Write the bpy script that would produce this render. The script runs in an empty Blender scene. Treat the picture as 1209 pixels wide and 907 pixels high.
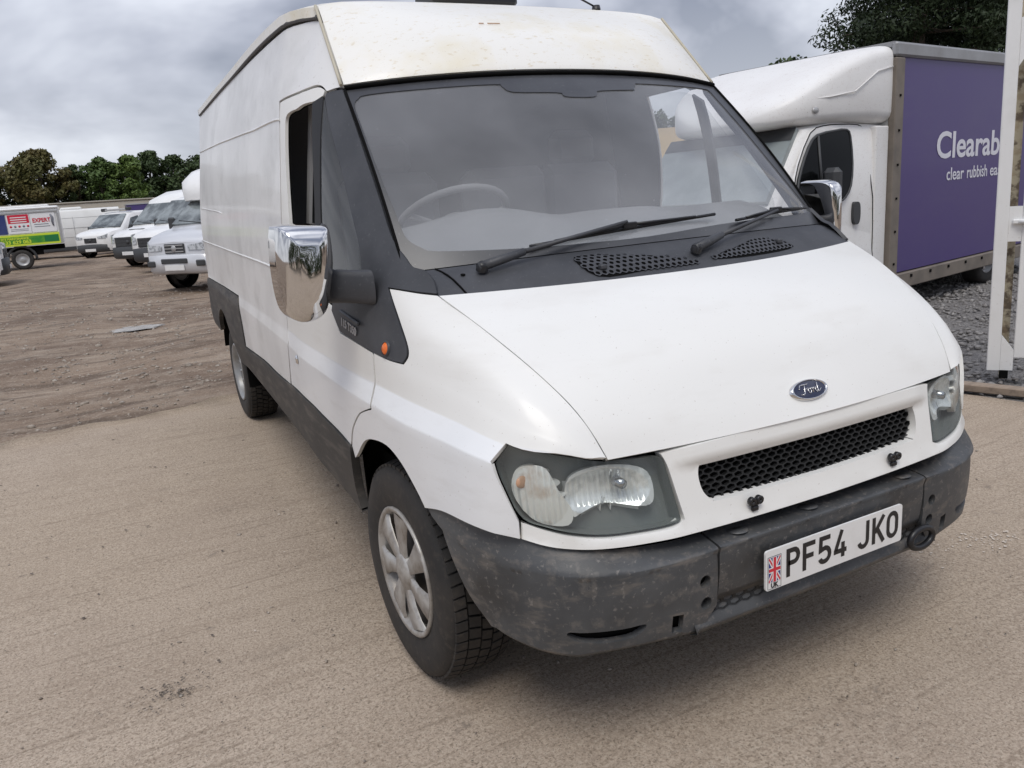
import bpy, bmesh, math, random, json
import numpy as np
from mathutils import Vector, Matrix
from mathutils.geometry import delaunay_2d_cdt
random.seed(7); RNG=np.random.default_rng(7)
C=bpy.context.scene.collection
S=bpy.context.scene
R=math.radians
# ------------------------------------------------------------------ camera
cam=bpy.data.cameras.new('camera'); camo=bpy.data.objects.new('camera',cam); C.objects.link(camo)
CP=(-1.6356,-1.3818,1.4800); YAW,PITCH,ROLL=R(26.821),R(13.612),R(-4.234)
f=Vector((math.sin(YAW)*math.cos(PITCH),math.cos(YAW)*math.cos(PITCH),-math.sin(PITCH)))
r=Vector((math.cos(YAW),-math.sin(YAW),0)); u=r.cross(f)
r2=r*math.cos(ROLL)+u*math.sin(ROLL); u2=u*math.cos(ROLL)-r*math.sin(ROLL)
camo.matrix_world=Matrix(((r2.x,u2.x,-f.x,CP[0]),(r2.y,u2.y,-f.y,CP[1]),(r2.z,u2.z,-f.z,CP[2]),(0,0,0,1)))
cam.sensor_width=36; cam.lens=937.4/1209*36; cam.clip_start=.05; cam.clip_end=2000
S.camera=camo
S.view_settings.view_transform='Standard'; S.view_settings.look='None'
S.view_settings.gamma=1; S.view_settings.exposure=0.30
# ------------------------------------------------------------------ light
SUN_EL,SUN_AZ=R(58),R(215)       # azimuth measured from +y towards +x
sun=bpy.data.lights.new('sun','SUN'); suno=bpy.data.objects.new('sun',sun); C.objects.link(suno)
sun.energy=1.35; sun.angle=R(26); sun.color=(1,.955,.885)
sd=Vector((math.sin(SUN_AZ)*math.cos(SUN_EL),math.cos(SUN_AZ)*math.cos(SUN_EL),math.sin(SUN_EL)))
suno.rotation_euler=(-sd).to_track_quat('-Z','Y').to_euler()
w=bpy.data.worlds.new('World'); S.world=w; w.use_nodes=True
nt=w.node_tree; nt.nodes.clear(); N=nt.nodes.new; L=nt.links.new
sky=N('ShaderNodeTexSky'); sky.sky_type='NISHITA'; sky.sun_disc=False; sky.sun_elevation=SUN_EL; sky.sun_rotation=SUN_AZ
b1=N('ShaderNodeBackground'); b1.inputs[1].default_value=.08; L(sky.outputs[0],b1.inputs[0])
tc=N('ShaderNodeTexCoord'); sep=N('ShaderNodeSeparateXYZ'); L(tc.outputs['Generated'],sep.inputs[0])
def mth(op,a,b=None,c=None):
    n=N('ShaderNodeMath'); n.operation=op
    for i,v in enumerate((a,b,c)):
        if v is None: continue
        if isinstance(v,(int,float)): n.inputs[i].default_value=v
        else: L(v,n.inputs[i])
    return n.outputs[0]
zz=mth('ADD',mth('MAXIMUM',sep.outputs[2],0.0),.42)
cx=mth('DIVIDE',sep.outputs[0],zz); cy=mth('DIVIDE',sep.outputs[1],zz)
cmb=N('ShaderNodeCombineXYZ'); L(cx,cmb.inputs[0]); L(cy,cmb.inputs[1])
no=N('ShaderNodeTexNoise'); no.inputs['Scale'].default_value=1.9; no.inputs['Detail'].default_value=5; no.inputs['Roughness'].default_value=.5; no.inputs['Distortion'].default_value=.25
L(cmb.outputs[0],no.inputs['Vector'])
ra=N('ShaderNodeValToRGB'); L(no.outputs[0],ra.inputs[0])
e=ra.color_ramp.elements; e[0].position=.41; e[0].color=(.185,.21,.285,1); e[1].position=.60; e[1].color=(.66,.69,.77,1)
m_=e.new(.5); m_.color=(.39,.415,.50,1)
# paler towards the horizon
hz=N('ShaderNodeMapRange'); L(sep.outputs[2],hz.inputs[0]); hz.inputs[1].default_value=0.0; hz.inputs[2].default_value=.26; hz.inputs[3].default_value=.62; hz.inputs[4].default_value=0
mx=N('ShaderNodeMixRGB'); L(hz.outputs[0],mx.inputs[0]); L(ra.outputs[0],mx.inputs[1]); mx.inputs[2].default_value=(.70,.72,.76,1)
zen=N('ShaderNodeMapRange'); L(sep.outputs[2],zen.inputs[0]); zen.inputs[1].default_value=.2; zen.inputs[2].default_value=1; zen.inputs[3].default_value=1; zen.inputs[4].default_value=1.65
b2=N('ShaderNodeBackground'); L(mx.outputs[0],b2.inputs[0]); L(zen.outputs[0],b2.inputs[1])
ms=N('ShaderNodeMixShader'); ms.inputs[0].default_value=.93; L(b1.outputs[0],ms.inputs[1]); L(b2.outputs[0],ms.inputs[2])
ow=N('ShaderNodeOutputWorld'); L(ms.outputs[0],ow.inputs[0])
# ------------------------------------------------------------------ materials
MATS={}
def mat(name,col,rough=.5,metal=0.,coat=0.,spec=.5,var=(),bump=(),alpha=None,emit=None):
    """var: (scale xyz or float, lo, hi, colour, amount[, detail]) noise layers over the base; bump: (scale, strength, distance)"""
    if name in MATS: return MATS[name]
    m=bpy.data.materials.new(name); m.use_nodes=True; nt=m.node_tree; nd=nt.nodes; lk=nt.links.new
    p=nd['Principled BSDF']; p.inputs['Roughness'].default_value=rough; p.inputs['Metallic'].default_value=metal
    p.inputs['Coat Weight'].default_value=coat; p.inputs['Coat Roughness'].default_value=.08; p.inputs['Specular IOR Level'].default_value=spec
    p.inputs['Base Color'].default_value=(*col,1)
    tc=nd.new('ShaderNodeTexCoord'); cur=None
    def noise(sc,detail=4,ro=.6,kind='noise'):
        mp=nd.new('ShaderNodeMapping'); lk(tc.outputs['Object'],mp.inputs[0])
        mp.inputs['Scale'].default_value=sc if hasattr(sc,'__len__') else (sc,sc,sc)
        n=nd.new('ShaderNodeTexNoise'); n.inputs['Scale'].default_value=1; n.inputs['Detail'].default_value=detail; n.inputs['Roughness'].default_value=ro
        lk(mp.outputs[0],n.inputs['Vector']); return n.outputs[0]
    for v in var:
        sc,lo,hi,c2,am=v[:5]; n=noise(sc,v[5] if len(v)>5 else 4)
        mr=nd.new('ShaderNodeMapRange'); lk(n,mr.inputs[0]); mr.inputs[1].default_value=lo; mr.inputs[2].default_value=hi; mr.inputs[4].default_value=am
        mx=nd.new('ShaderNodeMixRGB'); lk(mr.outputs[0],mx.inputs[0])
        if cur is None: mx.inputs[1].default_value=(*col,1)
        else: lk(cur,mx.inputs[1])
        mx.inputs[2].default_value=(*c2,1); cur=mx.outputs[0]
    if cur is not None: lk(cur,p.inputs['Base Color'])
    prev=None
    for sc,st,di in bump:
        n=noise(sc,6,.65); b=nd.new('ShaderNodeBump'); b.inputs['Strength'].default_value=st; b.inputs['Distance'].default_value=di
        lk(n,b.inputs['Height'])
        if prev is not None: lk(prev,b.inputs['Normal'])
        prev=b.outputs[0]
    if prev is not None: lk(prev,p.inputs['Normal'])
    if alpha is not None: p.inputs['Alpha'].default_value=alpha
    MATS[name]=m; return m
def glass_mat(name,tint=(.75,.8,.8),dust=(.30,.31,.32),dust_amt=.25,rough=.03,dirt=0.):
    m=bpy.data.materials.new(name); m.use_nodes=True; nt=m.node_tree; nd=nt.nodes; lk=nt.links.new; nd.clear()
    tr=nd.new('ShaderNodeBsdfTransparent'); tr.inputs[0].default_value=(*tint,1)
    gl=nd.new('ShaderNodeBsdfGlossy'); gl.inputs['Roughness'].default_value=rough
    df=nd.new('ShaderNodeBsdfDiffuse'); df.inputs[0].default_value=(*dust,1)
    fr=nd.new('ShaderNodeFresnel'); ge=nd.new('ShaderNodeNewGeometry'); io=nd.new('ShaderNodeMapRange'); lk(ge.outputs['Backfacing'],io.inputs[0]); io.inputs[3].default_value=1.5; io.inputs[4].default_value=1/1.5; lk(io.outputs[0],fr.inputs[0])
    m1=nd.new('ShaderNodeMixShader'); lk(tr.outputs[0],m1.inputs[1]); lk(df.outputs[0],m1.inputs[2]); m1.inputs[0].default_value=dust_amt
    if dirt:
        tc=nd.new('ShaderNodeTexCoord'); n=nd.new('ShaderNodeTexNoise'); n.inputs['Scale'].default_value=2.2; n.inputs['Detail'].default_value=6; lk(tc.outputs['Object'],n.inputs[0])
        n2=nd.new('ShaderNodeTexNoise'); n2.inputs['Scale'].default_value=90; n2.inputs['Detail'].default_value=2; lk(tc.outputs['Object'],n2.inputs[0])
        r2=nd.new('ShaderNodeMapRange'); lk(n2.outputs[0],r2.inputs[0]); r2.inputs[1].default_value=.70; r2.inputs[2].default_value=.78; r2.inputs[4].default_value=.14
        mr=nd.new('ShaderNodeMapRange'); lk(n.outputs[0],mr.inputs[0]); mr.inputs[1].default_value=.3; mr.inputs[2].default_value=.7; mr.inputs[3].default_value=dust_amt-dirt; mr.inputs[4].default_value=dust_amt+dirt
        ad=nd.new('ShaderNodeMath'); lk(mr.outputs[0],ad.inputs[0]); lk(r2.outputs[0],ad.inputs[1]); lk(ad.outputs[0],m1.inputs[0])
    m2=nd.new('ShaderNodeMixShader'); lk(fr.outputs[0],m2.inputs[0]); lk(m1.outputs[0],m2.inputs[1]); lk(gl.outputs[0],m2.inputs[2])
    o=nd.new('ShaderNodeOutputMaterial'); lk(m2.outputs[0],o.inputs[0]); MATS[name]=m; return m
DIRT=(.36,.30,.23)
PAINT=mat('van paint',(.79,.785,.755),.42,coat=.18,var=((1.3,.45,.75,(.70,.68,.64),.35),((3,3,14),.55,.8,(.55,.51,.45),.22),(160,.70,.76,(.30,.24,.18),.55,2)),bump=((5,.06,.004),))
PAINT2=mat('resprayed paint',(.80,.81,.815),.38,coat=.3,var=((2.2,.42,.7,(.70,.72,.74),.4),((4,4,18),.52,.8,(.50,.48,.45),.28),(120,.69,.76,(.34,.29,.24),.5,2)),bump=((7,.10,.004),))
CARGO=mat('dirty cargo paint',(.80,.80,.79),.4,coat=.25,var=((1.1,.44,.66,(.58,.58,.57),.55),((2.2,2.2,3.5),.50,.70,(.50,.495,.48),.5),(70,.66,.74,(.36,.32,.28),.4,2)),bump=((4,.10,.006),))
CAPW=mat('stained roof paint',(.83,.815,.765),.42,coat=.2,var=((2.6,.52,.70,(.74,.66,.45),.55),((30,60,60),.60,.70,(.55,.42,.20),.38,3),(140,.69,.76,(.28,.18,.08),.7,2)))
BLK=mat('weathered black trim',(.040,.042,.048),.52,var=((6,.4,.7,(.075,.077,.085),.6),(90,.62,.75,(.16,.16,.16),.35,3)),bump=((220,.15,.001),))
FRIT=mat('black glass border',(.040,.041,.046),.30,var=((3,.35,.7,(.085,.088,.095),.7),(110,.66,.74,(.22,.22,.22),.35,2)))
CLAD=mat('dusty black cladding',(.034,.033,.032),.62,var=((2.5,.40,.70,(.075,.066,.057),.75),((5,5,26),.5,.75,(.20,.175,.15),.45),(80,.62,.75,(.25,.22,.19),.35,3)),bump=((160,.25,.002),))
BUMP=mat('scuffed grey bumper',(.050,.053,.057),.48,var=((3.0,.40,.66,(.098,.101,.104),.75),((2.4,2.4,4),.50,.68,(.030,.028,.026),.75),((9,9,30),.55,.70,(.19,.165,.14),.5),(26,.56,.68,(.16,.145,.13),.45,4),(75,.60,.72,(.24,.22,.20),.5,3)),bump=((190,.22,.0016),(26,.12,.004)))
DARK=mat('dark void',(.005,.005,.005),.9,spec=.1)
RUB=mat('tyre rubber',(.019,.018,.0175),.75,var=((6,.42,.7,(.045,.038,.032),.7),(40,.55,.75,(.085,.07,.055),.45)),bump=((90,.3,.003),))
ALLOY=mat('silver wheel trim',(.44,.43,.41),.42,metal=.35,var=((9,.42,.66,(.20,.17,.14),.7),(30,.5,.7,(.15,.12,.09),.5)))
STEEL=mat('dusty steel wheel',(.34,.35,.36),.45,metal=.4,var=((7,.45,.7,(.22,.20,.17),.7),))
CHROME=mat('chrome',(.70,.69,.68),.05,metal=1,var=((30,.55,.75,(.52,.50,.47),.5),))
REFL=mat('reflector chrome',(.95,.955,.95),.2,metal=.35,var=((26,.45,.6,(.55,.56,.56),.6),))
INDL=mat('indicator reflector',(.88,.87,.84),.3,metal=.3,var=((9,.48,.62,(.52,.33,.20),.55),))
HOUSING=mat('headlight housing',(.23,.245,.242),.4,metal=.2)
AMBER=mat('amber plastic',(.80,.17,.03),.25)
AMBULB=mat('amber bulb',(.56,.33,.21),.4)
GREY_IN=mat('cab plastic',(.20,.205,.21),.7,var=((5,.4,.7,(.26,.265,.27),.6),))
LINING=mat('cab lining',(.22,.22,.225),.85)
BULK=mat('cab bulkhead',(.13,.13,.135),.8)
PLATEW=mat('plate white',(.78,.78,.77),.35,var=((12,.5,.75,(.62,.60,.56),.4),))
INK=mat('plate black',(.012,.012,.014),.4)
FRED=mat('flag red',(.60,.03,.05),.4); FBLUE=mat('flag blue',(.02,.035,.22),.4); FWHITE=mat('flag white',(.80,.80,.80),.4)
BADGEB=mat('badge blue',(.006,.011,.045),.2,coat=.6)
WSGLASS=glass_mat('dusty windscreen glass',(.93,.94,.94),(.60,.61,.635),.235,.05,dirt=.07)
SIDEGL=glass_mat('side window glass',(.84,.86,.86),(.30,.30,.30),.07,.01)
LENS=glass_mat('headlight lens',(.90,.93,.92),(.42,.44,.43),.085,.04)
DUSTGL=glass_mat('dusty side glass',(.97,.98,.98),(.70,.72,.72),.10,.02,dirt=.05)
QUARGL=glass_mat('quarter light glass',(.80,.83,.83),(.40,.41,.41),.16,.01)  # grey film in the mix stands in for reflected sky
SEAL=mat('black rubber seal',(.010,.010,.011),.6)
DGL=mat('dark vehicle glass',(.06,.072,.075),.05,var=((1.6,.42,.58,(.26,.29,.295),.85),),spec=.7)  # pale patches paint sky reflections into the glass colour
# ------------------------------------------------------------------ objects
def link(o,parent=None):
    C.objects.link(o)
    if parent is not None: o.parent=parent
    return o
def thing(name,label,cat,loc=(0,0,0),rz=0,group=None):
    o=bpy.data.objects.new(name,None); link(o); o.location=loc; o.rotation_euler=(0,0,rz); o.empty_display_size=.2
    o['label']=label; o['category']=cat
    if group: o['group']=group
    return o
def tag(o,label,cat,group=None):
    o['label']=label; o['category']=cat
    if group: o['group']=group
    return o
def struct(o): o['kind']='structure'; return o
def mk(name,V,F,m,parent=None,smooth=False,normals=None,auto=None):
    me=bpy.data.meshes.new(name); me.from_pydata([tuple(map(float,v)) for v in V],[],F); 
    if m is not None: me.materials.append(m)
    if smooth is True: me.polygons.foreach_set('use_smooth',[True]*len(F))
    elif smooth is not False: me.polygons.foreach_set('use_smooth',[bool(x) for x in smooth])
    me.update()
    if normals is not None: me.normals_split_custom_set_from_vertices(normals)
    if auto is not None: me.set_sharp_from_angle(angle=R(auto))
    return link(bpy.data.objects.new(name,me),parent)
class MB:
    """collects simple shapes into one mesh"""
    def __init__(s): s.V=[]; s.F=[]; s.S=[]
    def add(s,V,F,smooth=False):
        k=len(s.V); s.V+= [tuple(map(float,v)) for v in V]; s.F+=[tuple(k+i for i in f) for f in F]; s.S+=[smooth]*len(F); return s
    def box(s,c,d,rz=0,bev=0,M=None):
        x,y,z=[q/2 for q in d]
        if bev:
            b=bev; V=[]
            for sx in(-1,1):
                for sy in(-1,1):
                    for sz in(-1,1):
                        V+=[(sx*(x-b),sy*(y-b),sz*z),(sx*(x-b),sy*y,sz*(z-b)),(sx*x,sy*(y-b),sz*(z-b))]
            bm=bmesh.new(); vs=[bm.verts.new(v) for v in V]; h=bmesh.ops.convex_hull(bm,input=vs); bm.verts.index_update()
            F=[tuple(v.index for v in f_.verts) for f_ in bm.faces]; V=[v.co[:] for v in bm.verts]; bm.free()
        else:
            V=[(sx*x,sy*y,sz*z) for sx in(-1,1) for sy in(-1,1) for sz in(-1,1)]
            F=[(0,1,3,2),(4,6,7,5),(0,4,5,1),(2,3,7,6),(0,2,6,4),(1,5,7,3)]
        ca,sa=math.cos(rz),math.sin(rz)
        V=[(c[0]+v[0]*ca-v[1]*sa,c[1]+v[0]*sa+v[1]*ca,c[2]+v[2]) for v in V]
        if M is not None: V=[(M@Vector(v))[:] for v in V]
        return s.add(V,F)
    def tube(s,P,r,n=8,caps=True):
        P=[Vector(p) for p in P]; rr=r if hasattr(r,'__len__') else [r]*len(P); V=[];F=[]
        ref=None
        for i,p in enumerate(P):
            t=(P[min(i+1,len(P)-1)]-P[max(i-1,0)]).normalized()
            if ref is None: ref=Vector((0,0,1)) if abs(t.z)<.9 else Vector((1,0,0))
            a=t.cross(ref).normalized(); b=a.cross(t).normalized(); ref=b
            for k in range(n):
                an=2*math.pi*k/n; V.append((p+(a*math.cos(an)+b*math.sin(an))*rr[i])[:])
        for i in range(len(P)-1):
            for k in range(n): F.append((i*n+k,i*n+(k+1)%n,(i+1)*n+(k+1)%n,(i+1)*n+k))
        k0=len(s.F); s.add(V,F,True)
        if caps: s.add([],[]); b0=len(s.V)-len(V); s.F+=[tuple(b0+k for k in range(n))[::-1],tuple(b0+(len(P)-1)*n+k for k in range(n))]; s.S+=[False,False]
        return s
    def lathe(s,prof,n=32,M=None,closed=False):
        """prof: (radius, height) pairs turned about local z"""
        V=[];F=[];m_=len(prof)
        for k in range(n):
            a=2*math.pi*k/n
            for r_,h in prof:
                v=Vector((r_*math.cos(a),r_*math.sin(a),h)); V.append((M@v)[:] if M is not None else v[:])
        for k in range(n):
            for i in range(m_-1 if not closed else m_):
                j=(i+1)%m_; F.append((k*m_+i,((k+1)%n)*m_+i,((k+1)%n)*m_+j,k*m_+j))
        return s.add(V,F,True)
    def prism(s,poly,fn0,fn1):
        """poly: 2D outline; fn0/fn1 map a 2D point to the front / back 3D point"""
        n=len(poly); V=[fn0(*p) for p in poly]+[fn1(*p) for p in poly]
        return s.add(V,[tuple(range(n)),tuple(range(2*n-1,n-1,-1))]+[(i,i+n,(i+1)%n+n,(i+1)%n) for i in range(n)])
    def build(s,name,m,parent=None,auto=None):
        o=mk(name,s.V,s.F,m,parent,smooth=s.S)
        if auto: o.data.polygons.foreach_set('use_smooth',[True]*len(s.F)); o.data.set_sharp_from_angle(angle=R(auto))
        return o
def text_mesh(name,body,size,m,parent,M,align='LEFT',extrude=.0008,bold=0,xs=1.,shear=0):
    cu=bpy.data.curves.new(name,'FONT'); cu.body=body; cu.size=size; cu.align_x=align; cu.extrude=extrude; cu.offset=bold; cu.shear=shear; cu.resolution_u=4
    tmp=bpy.data.objects.new('tmp',cu); C.objects.link(tmp)
    dg=bpy.context.evaluated_depsgraph_get(); me=bpy.data.meshes.new_from_object(tmp.evaluated_get(dg)); bpy.data.objects.remove(tmp)
    me.name=name; me.materials.clear(); me.materials.append(m); me.transform(M@Matrix.Diagonal((xs,1,1,1)))
    return link(bpy.data.objects.new(name,me),parent)
def stroke(polys,w,fn,lift=0.):
    """flat strokes of width w along 2D polylines, mitred, mapped to 3D by fn(x,y)"""
    mb=MB()
    for pi_,P in enumerate(polys):
        P=[Vector(p) for p in P]; P=[p for i,p in enumerate(P) if i==0 or (p-P[i-1]).length>2e-4]; n=len(P); Lf=[];Rt=[]
        cl=(P[0]-P[-1]).length<1e-6
        if cl: P=P[:-1]; n-=1
        for i,p in enumerate(P):
            a=P[i-1] if (i>0 or cl) else None; b=P[(i+1)%n] if (i<n-1 or cl) else None
            d1=(p-a).normalized() if a is not None else (b-p).normalized(); d2=(b-p).normalized() if b is not None else d1
            n1=Vector((-d1.y,d1.x)); n2=Vector((-d2.y,d2.x)); q=(n1+n2); q=q.normalized() if q.length>1e-6 else n1
            k=w/2/max(.45,q.dot(n1)); Lf.append(p+q*k); Rt.append(p-q*k)
        V=[(q[0],q[1]-.00018*pi_,q[2]) for q in [fn(*v) for v in Lf]+[fn(*v) for v in Rt]]
        m_=n if cl else n-1
        mb.add(V,[(i,(i+1)%n,n+(i+1)%n,n+i) for i in range(m_)])
    return mb
def arc(cx,cy,rx,ry,a0,a1,n=10):
    return [(cx+rx*math.cos(R(a0+(a1-a0)*i/n)),cy+ry*math.sin(R(a0+(a1-a0)*i/n))) for i in range(n+1)]
# ---- trimmed panels on a parametric surface
def smooth_loop(P,step=4):
    """closed outline; points with a third item are corners, the runs between them are rounded"""
    n=len(P); out=[]
    for i in range(n):
        a=P[i-1];b=P[i];c=P[(i+1)%n];d=P[(i+2)%n]
        cb=len(b)>2; cc=len(c)>2
        a=b if cb else a; d=c if cc else d
        if cb and cc: out.append(b[:2]); continue
        for k in range(step):
            t=k/step
            out.append(tuple(.5*(2*b[j]+(c[j]-a[j])*t+(2*a[j]-5*b[j]+4*c[j]-d[j])*t*t+(3*b[j]-a[j]-3*c[j]+d[j])*t**3) for j in(0,1)))
    return out
def pip(P,x,y):
    c=False; n=len(P); j=n-1
    for i in range(n):
        if (P[i][1]>y)!=(P[j][1]>y) and x<(P[j][0]-P[i][0])*(y-P[i][1])/(P[j][1]-P[i][1])+P[i][0]: c=not c
        j=i
    return c
def inset(P,d):
    n=len(P); A=sum(P[i][0]*P[(i+1)%n][1]-P[(i+1)%n][0]*P[i][1] for i in range(n)); sg=1 if A>0 else -1; out=[]
    for i in range(n):
        a=Vector(P[i-1]);b=Vector(P[i]);c=Vector(P[(i+1)%n]); d1=(b-a); d2=(c-b)
        if d1.length<1e-9: d1=d2
        if d2.length<1e-9: d2=d1
        d1.normalize(); d2.normalize(); n1=Vector((-d1.y,d1.x))*sg; n2=Vector((-d2.y,d2.x))*sg; q=n1+n2
        q=q.normalized() if q.length>1e-6 else n1; out.append(tuple(b+q*d/max(.5,q.dot(n1))))
    return out
def panel(name,fn,poly,scale,m,parent,out,flip=1,gap=.0,lip=.012,step=.04,off=0.,holes=(),dens=4,bulge=None,lipdir=None,creases=(),lower=None):
    """trim the surface fn(u,v) by the outline poly (u,v), give it a turned-in edge"""
    su,sv=scale; loops=[]
    for k,Pl in enumerate([poly]+list(holes)):
        Pl=[(p[0]*su,p[1]*sv)+tuple(p[2:]) for p in Pl]; Pl=smooth_loop(Pl,dens)
        q=[Pl[0]]
        for p in Pl[1:]:
            if math.dist(p,q[-1])>1e-4: q.append(p)
        if math.dist(q[0],q[-1])<1e-4: q.pop()
        # subdivide long edges
        q2=[]
        for i,p in enumerate(q):
            b=q[(i+1)%len(q)]; n=max(1,int(math.dist(p,b)/step)); q2+=[(p[0]+(b[0]-p[0])*t/n,p[1]+(b[1]-p[1])*t/n) for t in range(n)]
        if gap: q2=inset(q2,gap if k==0 else -gap)
        loops.append(q2)
    pts=[];edges=[]
    for lp in loops:
        k=len(pts); pts+=lp; edges+=[(k+i,k+(i+1)%len(lp)) for i in range(len(lp))]
    for cv in creases:
        y=cv*sv; prev=None
        for x in np.arange(min(p[0] for p in loops[0]),max(p[0] for p in loops[0]),.018):
            d=min((p[0]-x)**2+(p[1]-y)**2 for p in loops[0])
            if pip(loops[0],x,y) and d>.006**2:
                pts.append((x,y))
                if prev is not None: edges.append((prev,len(pts)-1))
                prev=len(pts)-1
            else: prev=None
    nb=len(pts); xs=[p[0] for p in loops[0]]; ys=[p[1] for p in loops[0]]
    bp=np.array(pts)
    for x in np.arange(min(xs)+step/2,max(xs),step):
        for y in np.arange(min(ys)+step/2,max(ys),step):
            if pip(loops[0],x,y) and not any(pip(h,x,y) for h in loops[1:]) and np.min((bp[:,0]-x)**2+(bp[:,1]-y)**2)>(step*.45)**2: pts.append((x,y))
    r=delaunay_2d_cdt([Vector(p) for p in pts],edges,[],0,1e-7)
    vv=[tuple(v) for v in r[0]]; orig=r[3]
    T=[]
    for t in r[2]:
        cx=sum(vv[i][0] for i in t)/3; cy=sum(vv[i][1] for i in t)/3
        if pip(loops[0],cx,cy) and not any(pip(h,cx,cy) for h in loops[1:]): T.append(tuple(t))
    U=np.array(vv); uu=U[:,0]/su; ww=U[:,1]/sv
    P=fn(uu,ww); h=1e-3
    du=fn(uu+h,ww)-fn(uu-h,ww); dv=fn(uu,ww+h)-fn(uu,ww-h); Nn=np.cross(du,dv); Nn/=np.linalg.norm(Nn,axis=1)[:,None]+1e-12
    out=np.array(out,float)
    if (Nn@out).mean()<0: Nn=-Nn
    if bulge is not None: off=off+bulge(uu,ww)[:,None]
    if bulge is not None:
        def full(a,b):
            p=fn(a,b); k=np.cross(fn(a+h,b)-fn(a-h,b),fn(a,b+h)-fn(a,b-h)); k/=np.linalg.norm(k,axis=1)[:,None]+1e-12
            k=k*(1 if (k@out).mean()>0 else -1); return p+k*bulge(a,b)[:,None]
        h2=4e-4; N2=np.cross(full(uu+h2,ww)-full(uu-h2,ww),full(uu,ww+h2)-full(uu,ww-h2)); N2/=np.linalg.norm(N2,axis=1)[:,None]+1e-12
        N2*=np.where((N2*Nn).sum(1)<0,-1,1)[:,None]; P=P+Nn*off; Nn=N2
    else: P=P+Nn*off
    if flip<0: P=P*[-1,1,1]; Nn=Nn*[-1,1,1]; out=out*[-1,1,1]
    F=[]
    for a,b,c in T:
        g=np.cross(P[b]-P[a],P[c]-P[a]); F.append((a,b,c) if g@Nn[a]>0 else (a,c,b))
    V=list(map(tuple,P)); NV=list(map(tuple,Nn)); n0=len(V); ntop=len(F)
    if lip:
        idx={}
        for i,o in enumerate(orig):
            for q in o: idx[q]=i
        k=0
        for lp in loops:
            ids=[idx[k+i] for i in range(len(lp))]; k+=len(lp); m_=len(ids); s0=len(V)
            A=P[ids]; B=A-(Nn[ids] if lipdir is None else np.array(lipdir)*[flip,1,1])*lip
            E=np.roll(A,-1,0)-np.roll(A,1,0); LN=np.cross(E,Nn[ids] if lipdir is None else np.array(lipdir,float)*[flip,1,1]); LN/=np.linalg.norm(LN,axis=1)[:,None]+1e-12
            V+=list(map(tuple,A))+list(map(tuple,B))
            sgn=np.sum(LN*(A-A.mean(0)),1).mean()*(1 if lp is loops[0] else -1)
            if sgn<0: LN=-LN
            if lip<0: LN=-LN
            NV+=list(map(tuple,LN))*2
            for i in range(m_):
                j=(i+1)%m_; q=(s0+i,s0+j,s0+m_+j,s0+m_+i); g=np.cross(A[j]-A[i],B[i]-A[i]); F.append(q if g@LN[i]>0 else q[::-1])
    o=mk(name,V,F,m,parent,smooth=True,normals=NV)
    if lower is not None:      # second paint below the crease line
        o.data.materials.append(lower[1]); k_=np.zeros(len(F),np.int32)
        for i,t in enumerate(F): k_[i]=1 if (i<ntop and np.mean(ww[list(t)])<lower[0]) else 0
        o.data.polygons.foreach_set('material_index',k_)
    return o
def hexmesh(fn,inside,u0,u1,v0,v1,cw,ch,wall,depth,nrm):
    """honeycomb lattice: every cell is a six-sided ring with depth"""
    mb=MB(); row=0; v=v0
    while v<v1+ch:
        u=u0+(cw*.5 if row%2 else 0)
        while u<u1+cw:
            if inside(u,v):
                o=[(u+cw*.5*math.cos(R(60*k+30))*1.155*.99,v+ch*.667*math.sin(R(60*k+30))) for k in range(6)]
                i_=[(u+(p[0]-u)*(1-wall),v+(p[1]-v)*(1-wall)) for p in o]
                A=fn(o); B=fn(i_); D_=[tuple(np.array(b)-np.array(nrm)*depth) for b in B]
                mb.add(list(A)+list(B)+D_,[(k,(k+1)%6,6+(k+1)%6,6+k) for k in range(6)]+[(6+k,6+(k+1)%6,12+(k+1)%6,12+k) for k in range(6)])
            u+=cw
        v+=ch; row+=1
    return mb
# ------------------------------------------------------------------ surfaces of the van and the outlines of its panels
def herm(xs, ys, x):
    """monotone cubic interpolation with linear extrapolation"""
    xs=np.asarray(xs,float); ys=np.asarray(ys,float); x=np.asarray(x,float)
    h=np.diff(xs); d=np.diff(ys)/h; m=np.empty(len(xs)); m[0]=d[0]; m[-1]=d[-1]
    for i in range(1,len(xs)-1):
        m[i]=0 if d[i-1]*d[i]<=0 else (h[i-1]+h[i])*3/((2*h[i]+h[i-1])/d[i-1]+(h[i]+2*h[i-1])/d[i])
    i=np.clip(np.searchsorted(xs,x)-1,0,len(h)-1); t=(x-xs[i])/h[i]
    t2=np.clip(t,0,1); q=ys[i]*(2*t2**3-3*t2**2+1)+h[i]*m[i]*(t2**3-2*t2**2+t2)+ys[i+1]*(3*t2**2-2*t2**3)+h[i]*m[i+1]*(t2**3-t2**2)
    return q+np.where(t<0,t*h[i]*m[i],0)+np.where(t>1,(t-1)*h[i]*m[i+1],0)
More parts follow.
